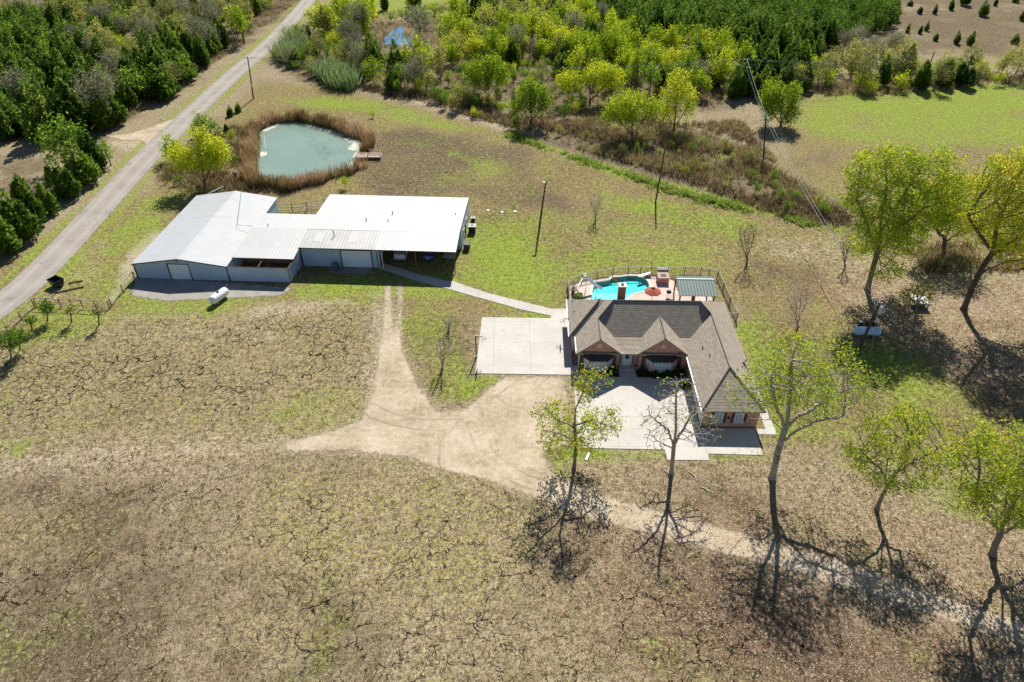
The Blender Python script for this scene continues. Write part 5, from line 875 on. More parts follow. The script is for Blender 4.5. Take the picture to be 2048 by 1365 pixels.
tag(link('fallen_leaves', np_mesh('fallen_leaves', V, F, L_FALLEN, tint=np.clip(rng.beta(1.6, 1.6, len(P)), 0, 1))), 'fallen leaves strewn over lawn and field', None, None, 'stuff')

P = scatter(lay([(600, 260), (1000, 270), (1300, 350), (1680, 460), (2100, 480), (2100, 560), (1500, 620), (1100, 600), (940, 560), (940, 420), (700, 390)]), 9000); P = P[(np.sin(P[:, 0] * .21 + 2 * np.sin(P[:, 1] * .13)) + rng.normal(0, .6, len(P)) > 0) & (sd_poly(inv(P), np.array([(-25.5, 8), (8.9, -1.6), (9.1, 32.3), (-13.4, 32.3), (-13.6, 23), (-25.5, 23)])) < 0) & (sd_poly(P, PATH) < 0)]; V, F, T = blades(P, 4, .16, .6, .06, .14, 1.0, (.2, .95))
tag(link('lawn_weeds', np_mesh('lawn_weeds', V, F, L_TUFT, tint=np.clip(T, 0, 1))), 'scattered clumps of taller grass over the back lawn', None, None, 'stuff')
# ------------------------------------------------------------------ trees
def grow(trunk, blobs, n_attr, step=0.45, kill=1.0, iters=120, up=0.08, seed=0, infl=1e9, limbs=()):
    """space colonisation: limbs grow from the trunk line to fill the crown's ellipsoids"""
    g = np.random.default_rng(seed); vol = np.array([b[1][0] * b[1][1] * b[1][2] for b in blobs]); pick = g.choice(len(blobs), n_attr, p=vol / vol.sum()); d = g.normal(size=(n_attr, 3)); d /= np.linalg.norm(d, axis=1)[:, None]; d *= (g.uniform(.15, 1, n_attr) ** .45)[:, None]
    A = np.array([blobs[i][0] for i in pick]) + d * np.array([blobs[i][1] for i in pick]); N = []; par = []
    for i in range(len(trunk) - 1):
        a, b = np.array(trunk[i]), np.array(trunk[i + 1]); m = max(1, int(np.linalg.norm(b - a) / step))
        for k in range(m): N.append(a + (b - a) * k / m); par.append(len(N) - 2)
    N.append(np.array(trunk[-1], float)); par.append(len(N) - 2); N = np.array(N, float); best = np.full(len(A), 1e9); bi = np.zeros(len(A), int); alive = np.ones(len(A), bool); new = np.arange(len(N))
    start = int(len(N) * .35); par = list(par)
    for lb in limbs:
        p0 = np.array(lb[0]); last = int(np.linalg.norm(N - p0, axis=1).argmin())
        for q in lb[1:]:
            q = np.array(q); o_ = N[last].copy(); m = max(1, int(np.linalg.norm(q - o_) / step))
            for k in range(1, m + 1): N = np.concatenate([N, (o_ + (q - o_) * k / m + g.normal(0, .05, 3))[None]]); par.append(last); last = len(N) - 1
    new = np.arange(len(N))[start:]; seen = set()
    for _ in range(iters):
        if not len(new) or not alive.any(): break
        D = np.linalg.norm(A[:, None, :] - N[new][None], axis=2); j = D.argmin(1); dm = D[np.arange(len(A)), j]; up_ = dm < best; best[up_] = dm[up_]; bi[up_] = new[j[up_]]; alive &= best > kill
        ids = np.where(alive & (best < infl))[0]
        if not len(ids): break
        v = A[ids] - N[bi[ids]]; v /= np.linalg.norm(v, axis=1)[:, None]; S = {}
        acc = np.zeros((len(N), 3)); np.add.at(acc, bi[ids], v); act = np.unique(bi[ids]); dirs = acc[act] + g.normal(0, .25, (len(act), 3)); dirs[:, 2] += up; dirs /= np.linalg.norm(dirs, axis=1)[:, None]
        cand = N[act] + dirs * step; ok = []
        for q, a in enumerate(act):
            key = (a, tuple(np.round(cand[q], 1)))
            if key in seen: continue
            seen.add(key); ok.append(q)
        if not ok: break
        n0 = len(N); N = np.concatenate([N, cand[ok]]); par += [int(act[q]) for q in ok]; new = np.arange(n0, len(N))
    par = np.array(par); par[0] = -1; return N, par
def limb_mesh(name, N, par, m, r0, rtip=.018, ex=2.4, sides=5):
    n = len(N); acc = np.zeros(n)
    for i in range(n - 1, 0, -1):
        if acc[i] == 0: acc[i] = rtip ** ex
        acc[par[i]] += acc[i]
    acc[0] = max(acc[0], acc[1] if n > 1 else 0); r = acc ** (1 / ex); r = rtip + (r - rtip) * (r0 - rtip) / max(r[0] - rtip, 1e-6)
    h = N[:, 2] - N[0, 2]; r = r * (1 + .55 * np.exp(-np.maximum(h, 0) / .35) * (np.arange(n) < 6))
    c = np.arange(1, n); A = N[par[c]]; B = N[c]; ra = np.minimum(r[par[c]], r[c] * 1.35 + .012); rb = r[c]; d = B - A; L = np.linalg.norm(d, axis=1); L[L == 0] = 1e-6; d /= L[:, None]; B = B + d * (rb * .3)[:, None]
    ref = np.where(np.abs(d[:, 2:3]) < .9, np.array([[0, 0, 1.]]), np.array([[1., 0, 0]])); e = np.cross(d, ref); e /= np.linalg.norm(e, axis=1)[:, None]; f = np.cross(d, e); V = []
    for P_, rr_ in ((A, ra), (B, rb)):
        for k in range(sides): t = 2 * math.pi * k / sides; V.append(P_ + (e * math.cos(t) + f * math.sin(t)) * rr_[:, None])
    V = np.stack(V, 1); M_ = len(c); base = (np.arange(M_) * 2 * sides)[:, None]; F = np.concatenate([base + np.array([[k, (k + 1) % sides, sides + (k + 1) % sides, sides + k]]) for k in range(sides)], 0)
    return np_mesh(name, V.reshape(-1, 3), F, m, smooth=True), r
def crown_mesh(name, N, par, r, m, per, size, spread, thr=.05, frac=1.0, hue=.5, huev=.22, droop=0.0):
    kids = np.zeros(len(N), int); np.add.at(kids, par[1:], 1); tip = np.where((r < thr) & (np.arange(len(N)) > 3))[0]
    if frac < 1:
        q = N[tip]; f_ = np.sin(q[:, 0] * 1.9 + 1.7 * np.sin(q[:, 2] * 1.3)) + np.sin(q[:, 1] * 2.1 + q[:, 2]) + np.cos(q[:, 2] * 2.3 + q[:, 0]) + rng.normal(0, .45, len(q)); tip = tip[f_ >= np.quantile(f_, 1 - frac)]
    if not len(tip): tip = np.array([len(N) - 1])
    C = np.repeat(N[tip], per, 0) + rng.normal(0, spread, (len(tip) * per, 3)); C[:, 2] -= droop * rng.uniform(0, 1, len(C)) ** 2
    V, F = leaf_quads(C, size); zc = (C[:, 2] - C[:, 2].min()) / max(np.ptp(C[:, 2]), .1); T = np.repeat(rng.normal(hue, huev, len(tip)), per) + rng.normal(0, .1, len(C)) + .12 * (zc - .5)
    return np_mesh(name, V, F, m, tint=np.clip(T, 0, 1))
def tree_thing(name, loc, rz_, label, cat, group, tm, cm, s=(1, 1, 1)):
    e = empty(name, loc, rz_, label, cat, group); e.scale = s
    if tm is not None: link('trunk', tm, e)
    if cm is not None: link('crown', cm, e)
    return e
def big_tree(base, trunk_px, blobs_px, label, name='pecan_tree', n_attr=420, r0=.28, per=5, size=.2, spread=.3, frac=1.0, hue=.55, leaf=None, bark=None, kill=.9, step=.42, seed=1, thr=.05, dz=0.0, group=None, huev=.22, droop=0.0, up=.06, cat='tree', rtip=.018, limbs_px=(), plumes=False):
    leaf = leaf or L_PECAN; bark = bark or M_BARK; B = at(*base); B.z = dz; T = [np.zeros(3)]
    for x, y, dy in trunk_px: p = at_depth(x, y, B.y + dy) - B; T.append(np.array(p))
    bl = []
    for x, y, dy, rx, ry in blobs_px:
        p = at_depth(x, y, B.y + dy); zc = p.y * CT - (p.z - CAM_H) * ST; k = zc / FPX; bl.append((np.array(p - B), np.array([rx * k, (rx + ry) / 2 * k * .95, ry * k * .98])))
    lim = [[np.array(at_depth(x, y, B.y + dy) - B) for x, y, dy in lp] for lp in limbs_px]
    if plumes:
        lim = [[T[1] * .3, T[1] * .3 + (c_ - T[1] * .3) * .55 + np.array([0, 0, -.25 * r_[2]]), c_ + np.array([0, 0, -.2 * r_[2]])] for c_, r_ in bl]
        g_ = np.random.default_rng(seed + 500); nb = []
        for c_, r_ in bl:
            for j in range(5): o_ = g_.uniform(-1, 1, 3) * np.array([.62, .62, .35]) * r_; f_ = g_.uniform(.36, .58); nb.append((c_ + o_, r_ * np.array([f_, f_, g_.uniform(.6, .85)])))
        bl = nb; T = [T[0], T[1] * .35]
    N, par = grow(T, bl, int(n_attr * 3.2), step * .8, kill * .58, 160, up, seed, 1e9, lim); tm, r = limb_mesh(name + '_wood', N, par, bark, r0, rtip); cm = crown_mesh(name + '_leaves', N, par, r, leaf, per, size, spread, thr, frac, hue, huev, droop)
    return tree_thing(name, B, 0, label, cat, group, tm, cm)
# the row along the drive
big_tree((1148, 940), [(1152, 893, 0), (1149, 850, .1), (1151, 820, .2), (1166, 785, .3), (1172, 752, .4)], [(1185, 765, .4, 46, 36), (1168, 800, 0, 20, 26), (1100, 830, -.6, 46, 34), (1200, 848, .5, 50, 40), (1120, 880, -.5, 56, 36), (1165, 865, 1.4, 60, 40), (1110, 900, .6, 40, 20)], 'slim tree with loose yellow-green tufts between drive and front court', n_attr=360, r0=.185, per=14, size=.19, spread=.34, frac=.48, hue=.56, seed=3, thr=.034, limbs_px=[[(1149, 858, 0), (1120, 842, -.4), (1090, 815, -.7)], [(1150, 890, 0), (1130, 872, -.3), (1088, 862, -.6)], [(1150, 850, .1), (1185, 840, .6), (1210, 850, .9)]])
big_tree((1343, 948), [(1348, 893, 0), (1352, 860, 0), (1352, 790, .1), (1358, 765, .2)], [(1358, 775, .3, 44, 34), (1318, 838, -.3, 46, 40), (1395, 850, .3, 52, 48), (1350, 815, .8, 50, 44), (1322, 880, .6, 44, 26)], 'nearly bare tree in front of the court with thin grey limbs', n_attr=460, r0=.22, per=2, size=.19, spread=.25, frac=.22, hue=.5, seed=5, bark=M_BARKL, thr=.028, kill=.75, limbs_px=[[(1348, 893, 0), (1335, 860, -.3), (1300, 832, -.6)], [(1350, 885, 0), (1375, 845, .4), (1400, 800, .7)], [(1347, 900, 0), (1320, 885, .5), (1300, 868, .8)]])
big_tree((1545, 957), [(1556, 905, 0), (1568, 865, .2), (1574, 850, .3), (1582, 780, .5), (1583, 715, .7)], [(1600, 735, 1.0, 92, 62), (1592, 690, .8, 46, 32), (1690, 770, .6, 84, 44), (1715, 800, 1.0, 44, 30), (1530, 770, -.2, 62, 42), (1640, 770, -1.6, 86, 50), (1600, 790, 2.4, 88, 40), (1495, 795, .3, 44, 32), (1660, 720, 1.8, 60, 40)], 'large spreading tree with pale limbs at the right corner of the house', n_attr=1150, r0=.33, per=13, size=.17, spread=.34, frac=.46, hue=.45, seed=8, bark=M_BARKL, thr=.032, limbs_px=[[(1568, 890, .1), (1592, 862, -.3), (1632, 842, -.8), (1688, 832, -1.0), (1692, 815, -1.0)], [(1572, 858, .2), (1592, 835, .6), (1632, 815, 1.0), (1690, 780, 1.6)], [(1566, 855, .2), (1549, 807, -.3), (1541, 752, -.5)], [(1570, 862, .2), (1540, 838, .5), (1505, 838, .7)]])
big_tree((1753, 1020), [(1765, 990, 0), (1774, 975, .1), (1772, 950, .2), (1775, 920, .3)], [(1785, 870, .4, 66, 54), (1740, 900, -.2, 52, 42), (1850, 895, .4, 66, 52), (1800, 940, -1.3, 80, 44), (1815, 850, 1.6, 70, 40), (1725, 940, .5, 38, 32), (1830, 830, .8, 36, 26)], 'medium leafy tree with a crooked trunk right of the house beyond the drive', n_attr=640, r0=.20, per=15, size=.18, spread=.34, frac=.50, hue=.58, seed=11, thr=.034, limbs_px=[[(1773, 975, .1), (1795, 945, -.3), (1840, 918, -.5), (1890, 890, -.4)], [(1773, 965, .2), (1760, 935, .5), (1720, 905, .9)], [(1773, 960, .2), (1810, 925, 1.0), (1822, 870, 1.6)]])
big_tree((1985, 1110), [(1990, 1090, 0), (2000, 1070, .1), (2010, 1040, .3), (2012, 990, .5)], [(2000, 900, .2, 96, 62), (1950, 950, -.4, 66, 62), (2080, 930, .6, 96, 80), (2030, 1000, -1.6, 90, 54), (1945, 880, 1.6, 56, 40), (1960, 1010, .2, 56, 46), (2070, 1010, 1.0, 60, 60)], 'dense yellow-green tree cut by the right edge near the drive', n_attr=1050, r0=.28, per=16, size=.18, spread=.36, frac=.54, hue=.5, seed=13, thr=.04, limbs_px=[[(2000, 1072, .1), (2035, 1050, -.4), (2080, 1010, -.6)], [(2000, 1070, .1), (1985, 1040, .4), (1950, 980, .6)], [(2003, 1060, .2), (2030, 1000, 1.2), (2040, 930, 1.8)]])
# the tall trees beyond the tank
big_tree((1735, 580), [(1745, 540, 0), (1757, 500, .2), (1762, 440, .4), (1775, 370, .6)], [(1760, 345, 1, 72, 50), (1735, 400, 0, 52, 52), (1868, 350, 1.4, 68, 50), (1850, 415, .2, 78, 50), (1770, 450, -1.5, 66, 46), (1735, 480, .8, 40, 36), (1800, 470, 2.0, 62, 40), (1780, 320, 2.2, 62, 30), (1775, 535, -.6, 36, 26)], 'tall full pecan-like tree with yellow-green crown behind the utility pole', n_attr=1350, r0=.36, per=18, size=.21, spread=.42, frac=.60, hue=.52, seed=17, thr=.045, limbs_px=[[(1755, 510, .2), (1800, 455, .2), (1850, 415, .4)], [(1752, 500, .2), (1735, 455, -.4), (1715, 400, -.6)], [(1760, 470, .3), (1800, 400, 1.4), (1840, 340, 1.8)]])
big_tree((1927, 620), [(1945, 575, 0), (1965, 535, .2), (1985, 505, .3), (1995, 440, .4)], [(2010, 360, .6, 62, 52), (2060, 420, .6, 66, 60), (1975, 420, -.2, 50, 46), (2050, 510, -.6, 56, 26), (2040, 340, 1.6, 60, 42), (1990, 460, 1.4, 60, 42)], 'tall leaning tree with vine-wrapped dark trunk at the right edge', n_attr=1050, r0=.37, per=17, size=.215, spread=.43, frac=.60, hue=.55, seed=19, bark=M_BARKD, thr=.042, limbs_px=[[(1965, 545, .2), (2010, 525, -.2), (2070, 520, -.4)], [(1980, 515, .3), (2030, 480, .6), (2090, 450, .8)], [(1975, 505, .3), (1950, 455, -.4), (1935, 430, -.5)]])
big_tree((1887, 505), [(1890, 480, 0), (1900, 455, .3)], [(1895, 400, 1, 62, 42), (1930, 380, 1, 46, 36), (1865, 420, .5, 46, 36), (1920, 440, 0, 52, 32)], 'multi-stemmed tree behind and between the two tallest right-hand trees', n_attr=520, r0=.30, per=14, size=.21, spread=.46, frac=.75, hue=.62, seed=23, bark=M_BARKD, thr=.045, limbs_px=[[(1890, 485, 0), (1920, 465, .3), (1945, 445, .4)], [(1889, 480, 0), (1870, 455, .3), (1860, 430, .3)]])
big_tree((1826, 664), [(1832, 635, 0), (1835, 600, .1)], [(1838, 590, .2, 40, 20), (1815, 598, -.3, 22, 14), (1850, 575, .6, 24, 18)], 'slender sapling standing in front of the white well cover', n_attr=150, r0=.10, per=4, size=.18, spread=.22, frac=.8, hue=.35, seed=29, kill=.6, step=.3, name='sapling')
# willows and other single trees in the middle distance
W = dict(name='willow_tree', leaf=L_WILLOW, bark=M_BARKD, r0=.20, per=13, size=.27, spread=.48, kill=1.0, step=.5, n_attr=330, thr=.07, hue=.52, droop=.9, plumes=True)
for k, (b, tr_, bl, lab, ov) in enumerate((
    ((978, 198), [(977, 180, 0)], [(977, 140, 0, 44, 34), (950, 150, 0, 24, 26), (1003, 142, 0, 24, 28), (977, 122, .5, 30, 20)], 'round bright yellow-green willow in the creek thicket, leftmost of the front willows', {}),
    ((1062, 250), [(1063, 228, 0)], [(1062, 195, 0, 40, 34), (1040, 205, 0, 24, 26), (1088, 200, 0, 22, 28), (1062, 172, .4, 28, 16)], 'round willow standing nearest the creek bend with its shadow on the lawn', {'hue': .36}),
    ((1180, 208), [(1180, 190, 0)], [(1180, 150, 0, 60, 28), (1140, 160, 0, 32, 26), (1222, 150, 0, 28, 28)], 'wide flat-topped yellow willow in the middle of the creek thicket', {'hue': .62}),
    ((1265, 278), [(1264, 255, 0)], [(1265, 205, 0, 58, 34), (1225, 215, 0, 28, 28), (1305, 208, 0, 32, 30)], 'broad greener willow leaning over the dark brush of the creek', {'hue': .28}),
    ((1348, 262), [(1350, 235, 0)], [(1355, 180, 0, 38, 44), (1335, 215, 0, 22, 34), (1378, 200, 0, 22, 40)], 'tall loose willow right of the greener broad one', {'hue': .45, 'per': 6}),
    ((1562, 252), [(1562, 235, 0)], [(1565, 190, 0, 44, 36), (1595, 180, 0, 26, 26), (1540, 205, 0, 24, 32), (1575, 215, 0, 34, 26)], 'lone drooping willow on the green field beside a utility pole', {'hue': .3, 'droop': 2.2, 'size': .3}),
    ((410, 372), [(407, 352, 0), (402, 335, 0)], [(400, 300, 0, 46, 36), (360, 310, 0, 32, 28), (430, 300, 0, 26, 30), (395, 272, .6, 30, 18)], 'wispy yellow willow between the road and the pond', {'hue': .5, 'per': 15, 'n_attr': 420}),
    ((345, 322), [(348, 310, 0)], [(350, 290, 0, 24, 20), (335, 300, 0, 16, 16)], 'low yellow-green willow bush at the road edge left of the wispy willow', {'hue': .45, 'n_attr': 120}),
    ((410, 272), [(410, 262, 0)], [(410, 245, 0, 25, 20), (425, 252, 0, 18, 18), (398, 255, 0, 16, 16)], 'dense round green bush on the road verge above the pond', {'leaf': L_GREEN, 'hue': .45, 'per': 12, 'droop': .2, 'n_attr': 160}))):
    q = dict(W); q.update(ov); big_tree(b, tr_, bl, lab, seed=40 + k, **q)
# small planted trees by the left fence, bare saplings on the lawn
for k, (b, h_, wd, lab) in enumerate((((95, 642), 46, 15, 'bushy young tree nearest the road-side corner of the pipe fence'), ((143, 645), 40, 11, 'thin young tree second from the barn along the pipe fence'), ((198, 650), 48, 8, 'slim bare-ish young tree close to the fence corner by the barn'), ((64, 662), 36, 11, 'small young tree at the road fence below the bushy one'), ((22, 716), 62, 26, 'widest young tree in the clump at the left edge'), ((40, 700), 50, 14, 'narrow young tree rising out of the left edge clump'))):
    big_tree(b, [(b[0] - 1, b[1] - h_ * .3, 0)], [(b[0] - 3, b[1] - h_ * .62, 0, wd, h_ * .36)], lab, 'young_tree', 110, .07, 5, .2, .22, .9 if k not in (1, 2) else .5, .35, L_OLIVE if k in (1, 2) else L_GREEN, M_BARKD, .5, .28, 60 + k, .04, 0, 'young trees along the left fence')
for k, (b, top, wd, lab, bk) in enumerate((((1191, 442), 385, 13, 'crooked bare sapling on the lawn between two leaning poles', M_BARKL), ((1494, 528), 445, 20, 'bare multi-stemmed bush beyond the pool fence', M_BARKD), ((1690, 532), 470, 13, 'thin bare sapling beside the tall right-hand tree', M_BARKD), ((897, 664), 630, 14, 'low bare bush left of the parking pad', M_BARKL), ((885, 738), 672, 17, 'taller bare sapling at the bottom left of the parking pad', M_BARKL), ((1596, 655), 570, 26, 'bare tan crape-like bush on the lawn right of the house', M_BARKL))):
    h_ = b[1] - top; big_tree(b, [(b[0], b[1] - h_ * .07, 0)], [(b[0] + 2, top + h_ * .30, 0, wd * 1.15, h_ * .32), (b[0] - wd * .4, top + h_ * .45, 0, wd * .6, h_ * .28), (b[0] + wd * .5, top + h_ * .42, 0, wd * .6, h_ * .28)], lab, 'bare_sapling', 260, .10, 2, .12, .2, .12, .4, L_TWIG, bk, .42, .26, 80 + k, .03, 0, 'bare saplings on the lawn', rtip=.010, limbs_px=[[(b[0], b[1] - h_ * .05, 0), (b[0] + wd * fx * .45, b[1] - h_ * .4, fy), (b[0] + wd * fx, b[1] - h_ * .75, fy * 2)] for fx, fy in ((-.8, .1), (-.3, -.3), (.25, .3), (.75, -.1))])

# ---- woods: a few grown trees of each kind, copied as separate trees
def cedar_meshes(seed, h=7.0, rad=2.2, n=2600):
    g = np.random.default_rng(seed); nl = int(g.integers(4, 7)); Cs, Ts, Us = [], [], []
    for j in range(nl):
        hh = h if j == 0 else h * g.uniform(.55, .92); oa = g.uniform(0, 6.28); orr = 0 if j == 0 else rad * g.uniform(.35, .62); rj = rad * (.78 if j == 0 else g.uniform(.45, .66)); m = int(n / nl)
        t = g.beta(1.1, 1.35, m); ph = g.uniform(0, 2 * np.pi, m); lump = 1 + .22 * np.sin(ph * 3 + t * 8 + seed + j) + .16 * np.sin(ph * 6 - t * 15)
        pr_ = np.clip((1 - t ** 1.5) ** .75 * (1 - np.exp(-(t + .06) * 8)), 0, 1); rr_ = rj * pr_ * lump * g.uniform(.4, 1.0, m) ** .55
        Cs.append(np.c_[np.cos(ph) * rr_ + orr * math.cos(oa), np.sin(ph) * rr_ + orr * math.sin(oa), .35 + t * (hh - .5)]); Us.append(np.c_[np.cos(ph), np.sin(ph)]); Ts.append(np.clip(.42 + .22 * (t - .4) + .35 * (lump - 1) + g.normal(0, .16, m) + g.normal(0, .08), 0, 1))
    C = np.concatenate(Cs); U = np.concatenate(Us); tt_ = np.concatenate(Ts); n = len(C); d = np.c_[U * .75, np.full(n, .8)] + g.normal(0, .38, (n, 3)); d /= np.linalg.norm(d, axis=1)[:, None]
    s = np.cross(d, g.normal(size=(n, 3))); s /= np.linalg.norm(s, axis=1)[:, None]; L = .46 * g.uniform(.5, 1.5, n); w_ = .15 * g.uniform(.7, 1.4, n)
    V = np.stack([C - d * (L * .45)[:, None], C + s * w_[:, None], C + d * (L * .8)[:, None], C - s * w_[:, None]], 1).reshape(-1, 3); F = np.arange(4 * n).reshape(-1, 4)
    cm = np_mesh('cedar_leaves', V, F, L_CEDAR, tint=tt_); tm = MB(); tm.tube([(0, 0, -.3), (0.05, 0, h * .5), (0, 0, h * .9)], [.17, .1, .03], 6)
    o = tm.build('trunk', M_BARKD); m_ = o.data; bpy.data.objects.remove(o); return m_, cm
CEDAR = [cedar_meshes(100 + k, 6.4 + .8 * (k % 3), 2.3 + .3 * (k % 4)) for k in range(6)]
FAR = [cedar_meshes(150 + k, 6.4 + .8 * (k % 3), 2.5 + .3 * (k % 3), 800) for k in range(3)]; mass = []
def wood_proto(seed, h, rx, leaf, bark, per, size, spread, frac, n_attr, r0=.17, hue=.5, huev=.2, droop=0.0, thr=.06, stems=1, twig=None, kill=.9, plume=False):
    g = np.random.default_rng(seed); bl = [((0, 0, h * .66), (rx * .8, rx * .8, h * .30))] + [((g.uniform(-.55, .55) * rx, g.uniform(-.55, .55) * rx, h * g.uniform(.5, .8)), (rx * .5, rx * .5, h * .2)) for _ in range(5)]
    if plume:
        bl = []
        for j in range(int(g.integers(4, 8))):
            a_ = g.uniform(0, 6.28); q = rx * (0 if j == 0 else g.uniform(.35, .85)); zt = h * (g.uniform(.92, 1.0) if j == 0 else g.uniform(.55, .95)); rz_ = zt * g.uniform(.24, .36); bl.append(((math.cos(a_) * q, math.sin(a_) * q, zt - rz_), (rx * g.uniform(.26, .46), rx * g.uniform(.26, .46), rz_)))
    bl = [(np.array(a), np.array(b)) for a, b in bl]; N, par = grow([np.array([0, 0, -.3]), np.array([g.normal(0, .2), g.normal(0, .2), h * .22])], bl, int(n_attr * 2.2), .45, kill * .66, 110, .08, seed); tm, r = limb_mesh('wood_limbs', N, par, bark, r0, .02, 2.3, 4)
    return tm, crown_mesh('wood_leaves', N, par, r, leaf, per, size, spread, thr, frac, hue, huev, droop)
WILL = [wood_proto(200 + k, 6.6 + k % 4, 2.7 + .3 * (k % 3), L_WILLOW, M_BARKD, 11, .30, .48, 1.0, 210, hue=.5, droop=.7, thr=.075, plume=True) for k in range(8)]
GREY = [wood_proto(220 + k, 7.5 + k % 2, 3.2, L_TWIG, M_BARK, 9, .24, .45, .95, 260, hue=.5, thr=.06) for k in range(4)]
OLIV = [wood_proto(240 + k, 7.5 + k % 2, 3.1, L_OLIVE, M_BARK, 9, .27, .45, .9, 240, hue=.5, huev=.28, thr=.06, plume=True) for k in range(5)]
GREN = [wood_proto(260 + k, 6.5 + k % 2, 2.7, L_GREEN, M_BARKD, 7, .30, .40, 1.0, 210, hue=.45, thr=.07, plume=True) for k in range(5)]
YEL = [wood_proto(280 + k, 4.6 + .5 * (k % 2), 2.3, L_WILLOW, M_BARK, 9, .28, .42, .85, 170, r0=.09, hue=.6, huev=.28, thr=.06, kill=.8, plume=True) for k in range(6)]
KINDS = {'cedar': ('cedar_tree', CEDAR, 'cedar'), 'willow': ('willow_tree', WILL, 'tree'), 'grey': ('bare_tree', GREY, 'tree'), 'olive': ('olive_leaf_tree', OLIV, 'tree'), 'green': ('leafy_tree', GREN, 'tree'), 'yellow': ('yellow_bush', YEL, 'bush')}
ROADL = RC
placed = []
def plant(kind, x, y, s, label, group, sv=.18):
    nm, protos, cat = KINDS[kind]; tm, cm = protos[rng.integers(len(protos))]; q = s * (1 + rng.uniform(-sv, sv)); qz = q * (1 + rng.uniform(-.16, .2) * (sv > .1))
    return tree_thing(nm, (x, y, -.05), rng.uniform(0, 6.28), label, cat, group, tm, cm, (q * (1 + rng.uniform(-.14, .14)), q, qz))
def wood(poly, spacing, mixf, where, jitter=.62, s=1.0, limit=400, avoid=None):
    poly = lay(poly); lo, hi = poly.min(0), poly.max(0); pts = []
    for iy, y in enumerate(np.arange(lo[1], hi[1], spacing * .87)):
        for x in np.arange(lo[0] + (iy % 2) * spacing / 2, hi[0], spacing): pts.append((x + rng.normal(0, spacing * jitter * .5), y + rng.normal(0, spacing * jitter * .5)))
    P = np.array(pts); P = P[(sd_poly(P, poly) > 0) & (d_line(P, ROADL) > 5.2)]
    if avoid is not None: P = P[sd_poly(P, lay(avoid)) < -2]
    P = P[np.argsort(np.linalg.norm(P, axis=1))]; quota = limit
    for p in P:
        kinds, wts = mixf(p); kd = rng.choice(kinds, p=np.array(wts) / sum(wts)); ks = {'cedar': 1.0, 'willow': 1.0, 'grey': 1.0, 'olive': 1.0, 'green': .9, 'yellow': 1.0}[kd]
        if kd == 'cedar':
            quota -= 1
            if quota < 0: mass.append((p[0], p[1], s * ks * (1 + rng.uniform(-.32, .26)), rng.uniform(0, 6.28), rng.integers(3))); continue
        lab = {'cedar': 'dark green cedar', 'willow': 'bright yellow-green willow', 'grey': 'grey bare tree', 'olive': 'sparse olive-yellow tree', 'green': 'mid-green leafy tree', 'yellow': 'yellow autumn bush'}[kd] + ' ' + where
        plant(kd, p[0], p[1], s * ks, lab, {'cedar': 'cedars ', 'willow': 'willows ', 'grey': 'bare trees ', 'olive': 'sparse olive trees ', 'green': 'leafy trees ', 'yellow': 'yellow bushes '}[kd] + where)
# left of the road
wood([(-70, 292), (60, 292), (150, 286), (205, 268), (262, 232), (352, 190), (420, 138), (380, 110), (280, 150), (150, 170), (-60, 190)], 5.2, lambda p: (['cedar', 'olive', 'grey', 'green'], [.80, .08, .03, .09]), 'on the near edge of the wood left of the road', s=1.22, limit=70)
wood([(-60, 190), (150, 170), (220, 150), (170, 90), (60, 60), (-120, 70)], 5.0, lambda p: (['cedar', 'grey', 'green'], [.82, .05, .13]), 'in the left depth of the wood beyond the road', s=1.15, limit=30)
wood([(170, 150), (280, 150), (380, 110), (420, 138), (500, 62), (590, -15), (480, -25), (330, 20), (180, 60), (160, 100)], 5.4, lambda p: (['grey', 'olive', 'cedar', 'yellow', 'green'], [.10, .42, .14, .12, .22]), 'in the mixed middle of the wood left of the road', s=1.0)
wood([(-140, 70), (60, 60), (180, 60), (330, 20), (480, -25), (420, -40), (200, 12), (60, 36), (-140, 50)], 5.2, lambda p: (['cedar', 'olive'], [.8, .2]), 'along the far edge of the wood by the brown clearing', s=1.05, limit=10)
for k, (b, kd, s, lab) in enumerate((((168, 368), 'cedar', 1.3, 'dark cedar beneath the yellow-green tree at the roadside clump'), ((152, 340), 'green', 1.75, 'yellow-green leafy tree topping the roadside clump left of the road'), ((190, 345), 'cedar', 1.2, 'cedar on the road side of the roadside clump'), ((132, 398), 'cedar', 1.05, 'small rounded cedar below the roadside clump'), ((222, 332), 'green', .75, 'small green bush at the right end of the roadside clump'), ((75, 448), 'cedar', 1.25, 'broad cedar at the left edge beside the road, upper one'), ((38, 482), 'cedar', 1.25, 'broad cedar at the left edge beside the road, lower one'), ((8, 510), 'cedar', 1.2, 'cedar cut by the left edge near the road'), ((104, 428), 'cedar', .8, 'small cedar close to the road above the broad pair'), ((488, 88), 'willow', 1.35, 'bright yellow tree on the wood side of the road near its far end'), ((462, 233), 'cedar', .3, 'tiny dark cedar seedling above the pond reeds'), ((478, 225), 'cedar', .28, 'second tiny cedar seedling above the pond reeds'), ((465, 282), 'yellow', .55, 'small yellow bush beside the pond reeds'), ((455, 268), 'cedar', .32, 'small dark cedar bush behind the yellow bush at the pond'), ((745, 235), 'yellow', .4, 'little yellow-green bush at the top right of the pond reeds'), ((690, 378), 'yellow', .5, 'little yellow-green bush in the reeds at the lower right of the pond'))):
    p = at(*b); plant(kd, p.x, p.y, s, lab, None, .03)
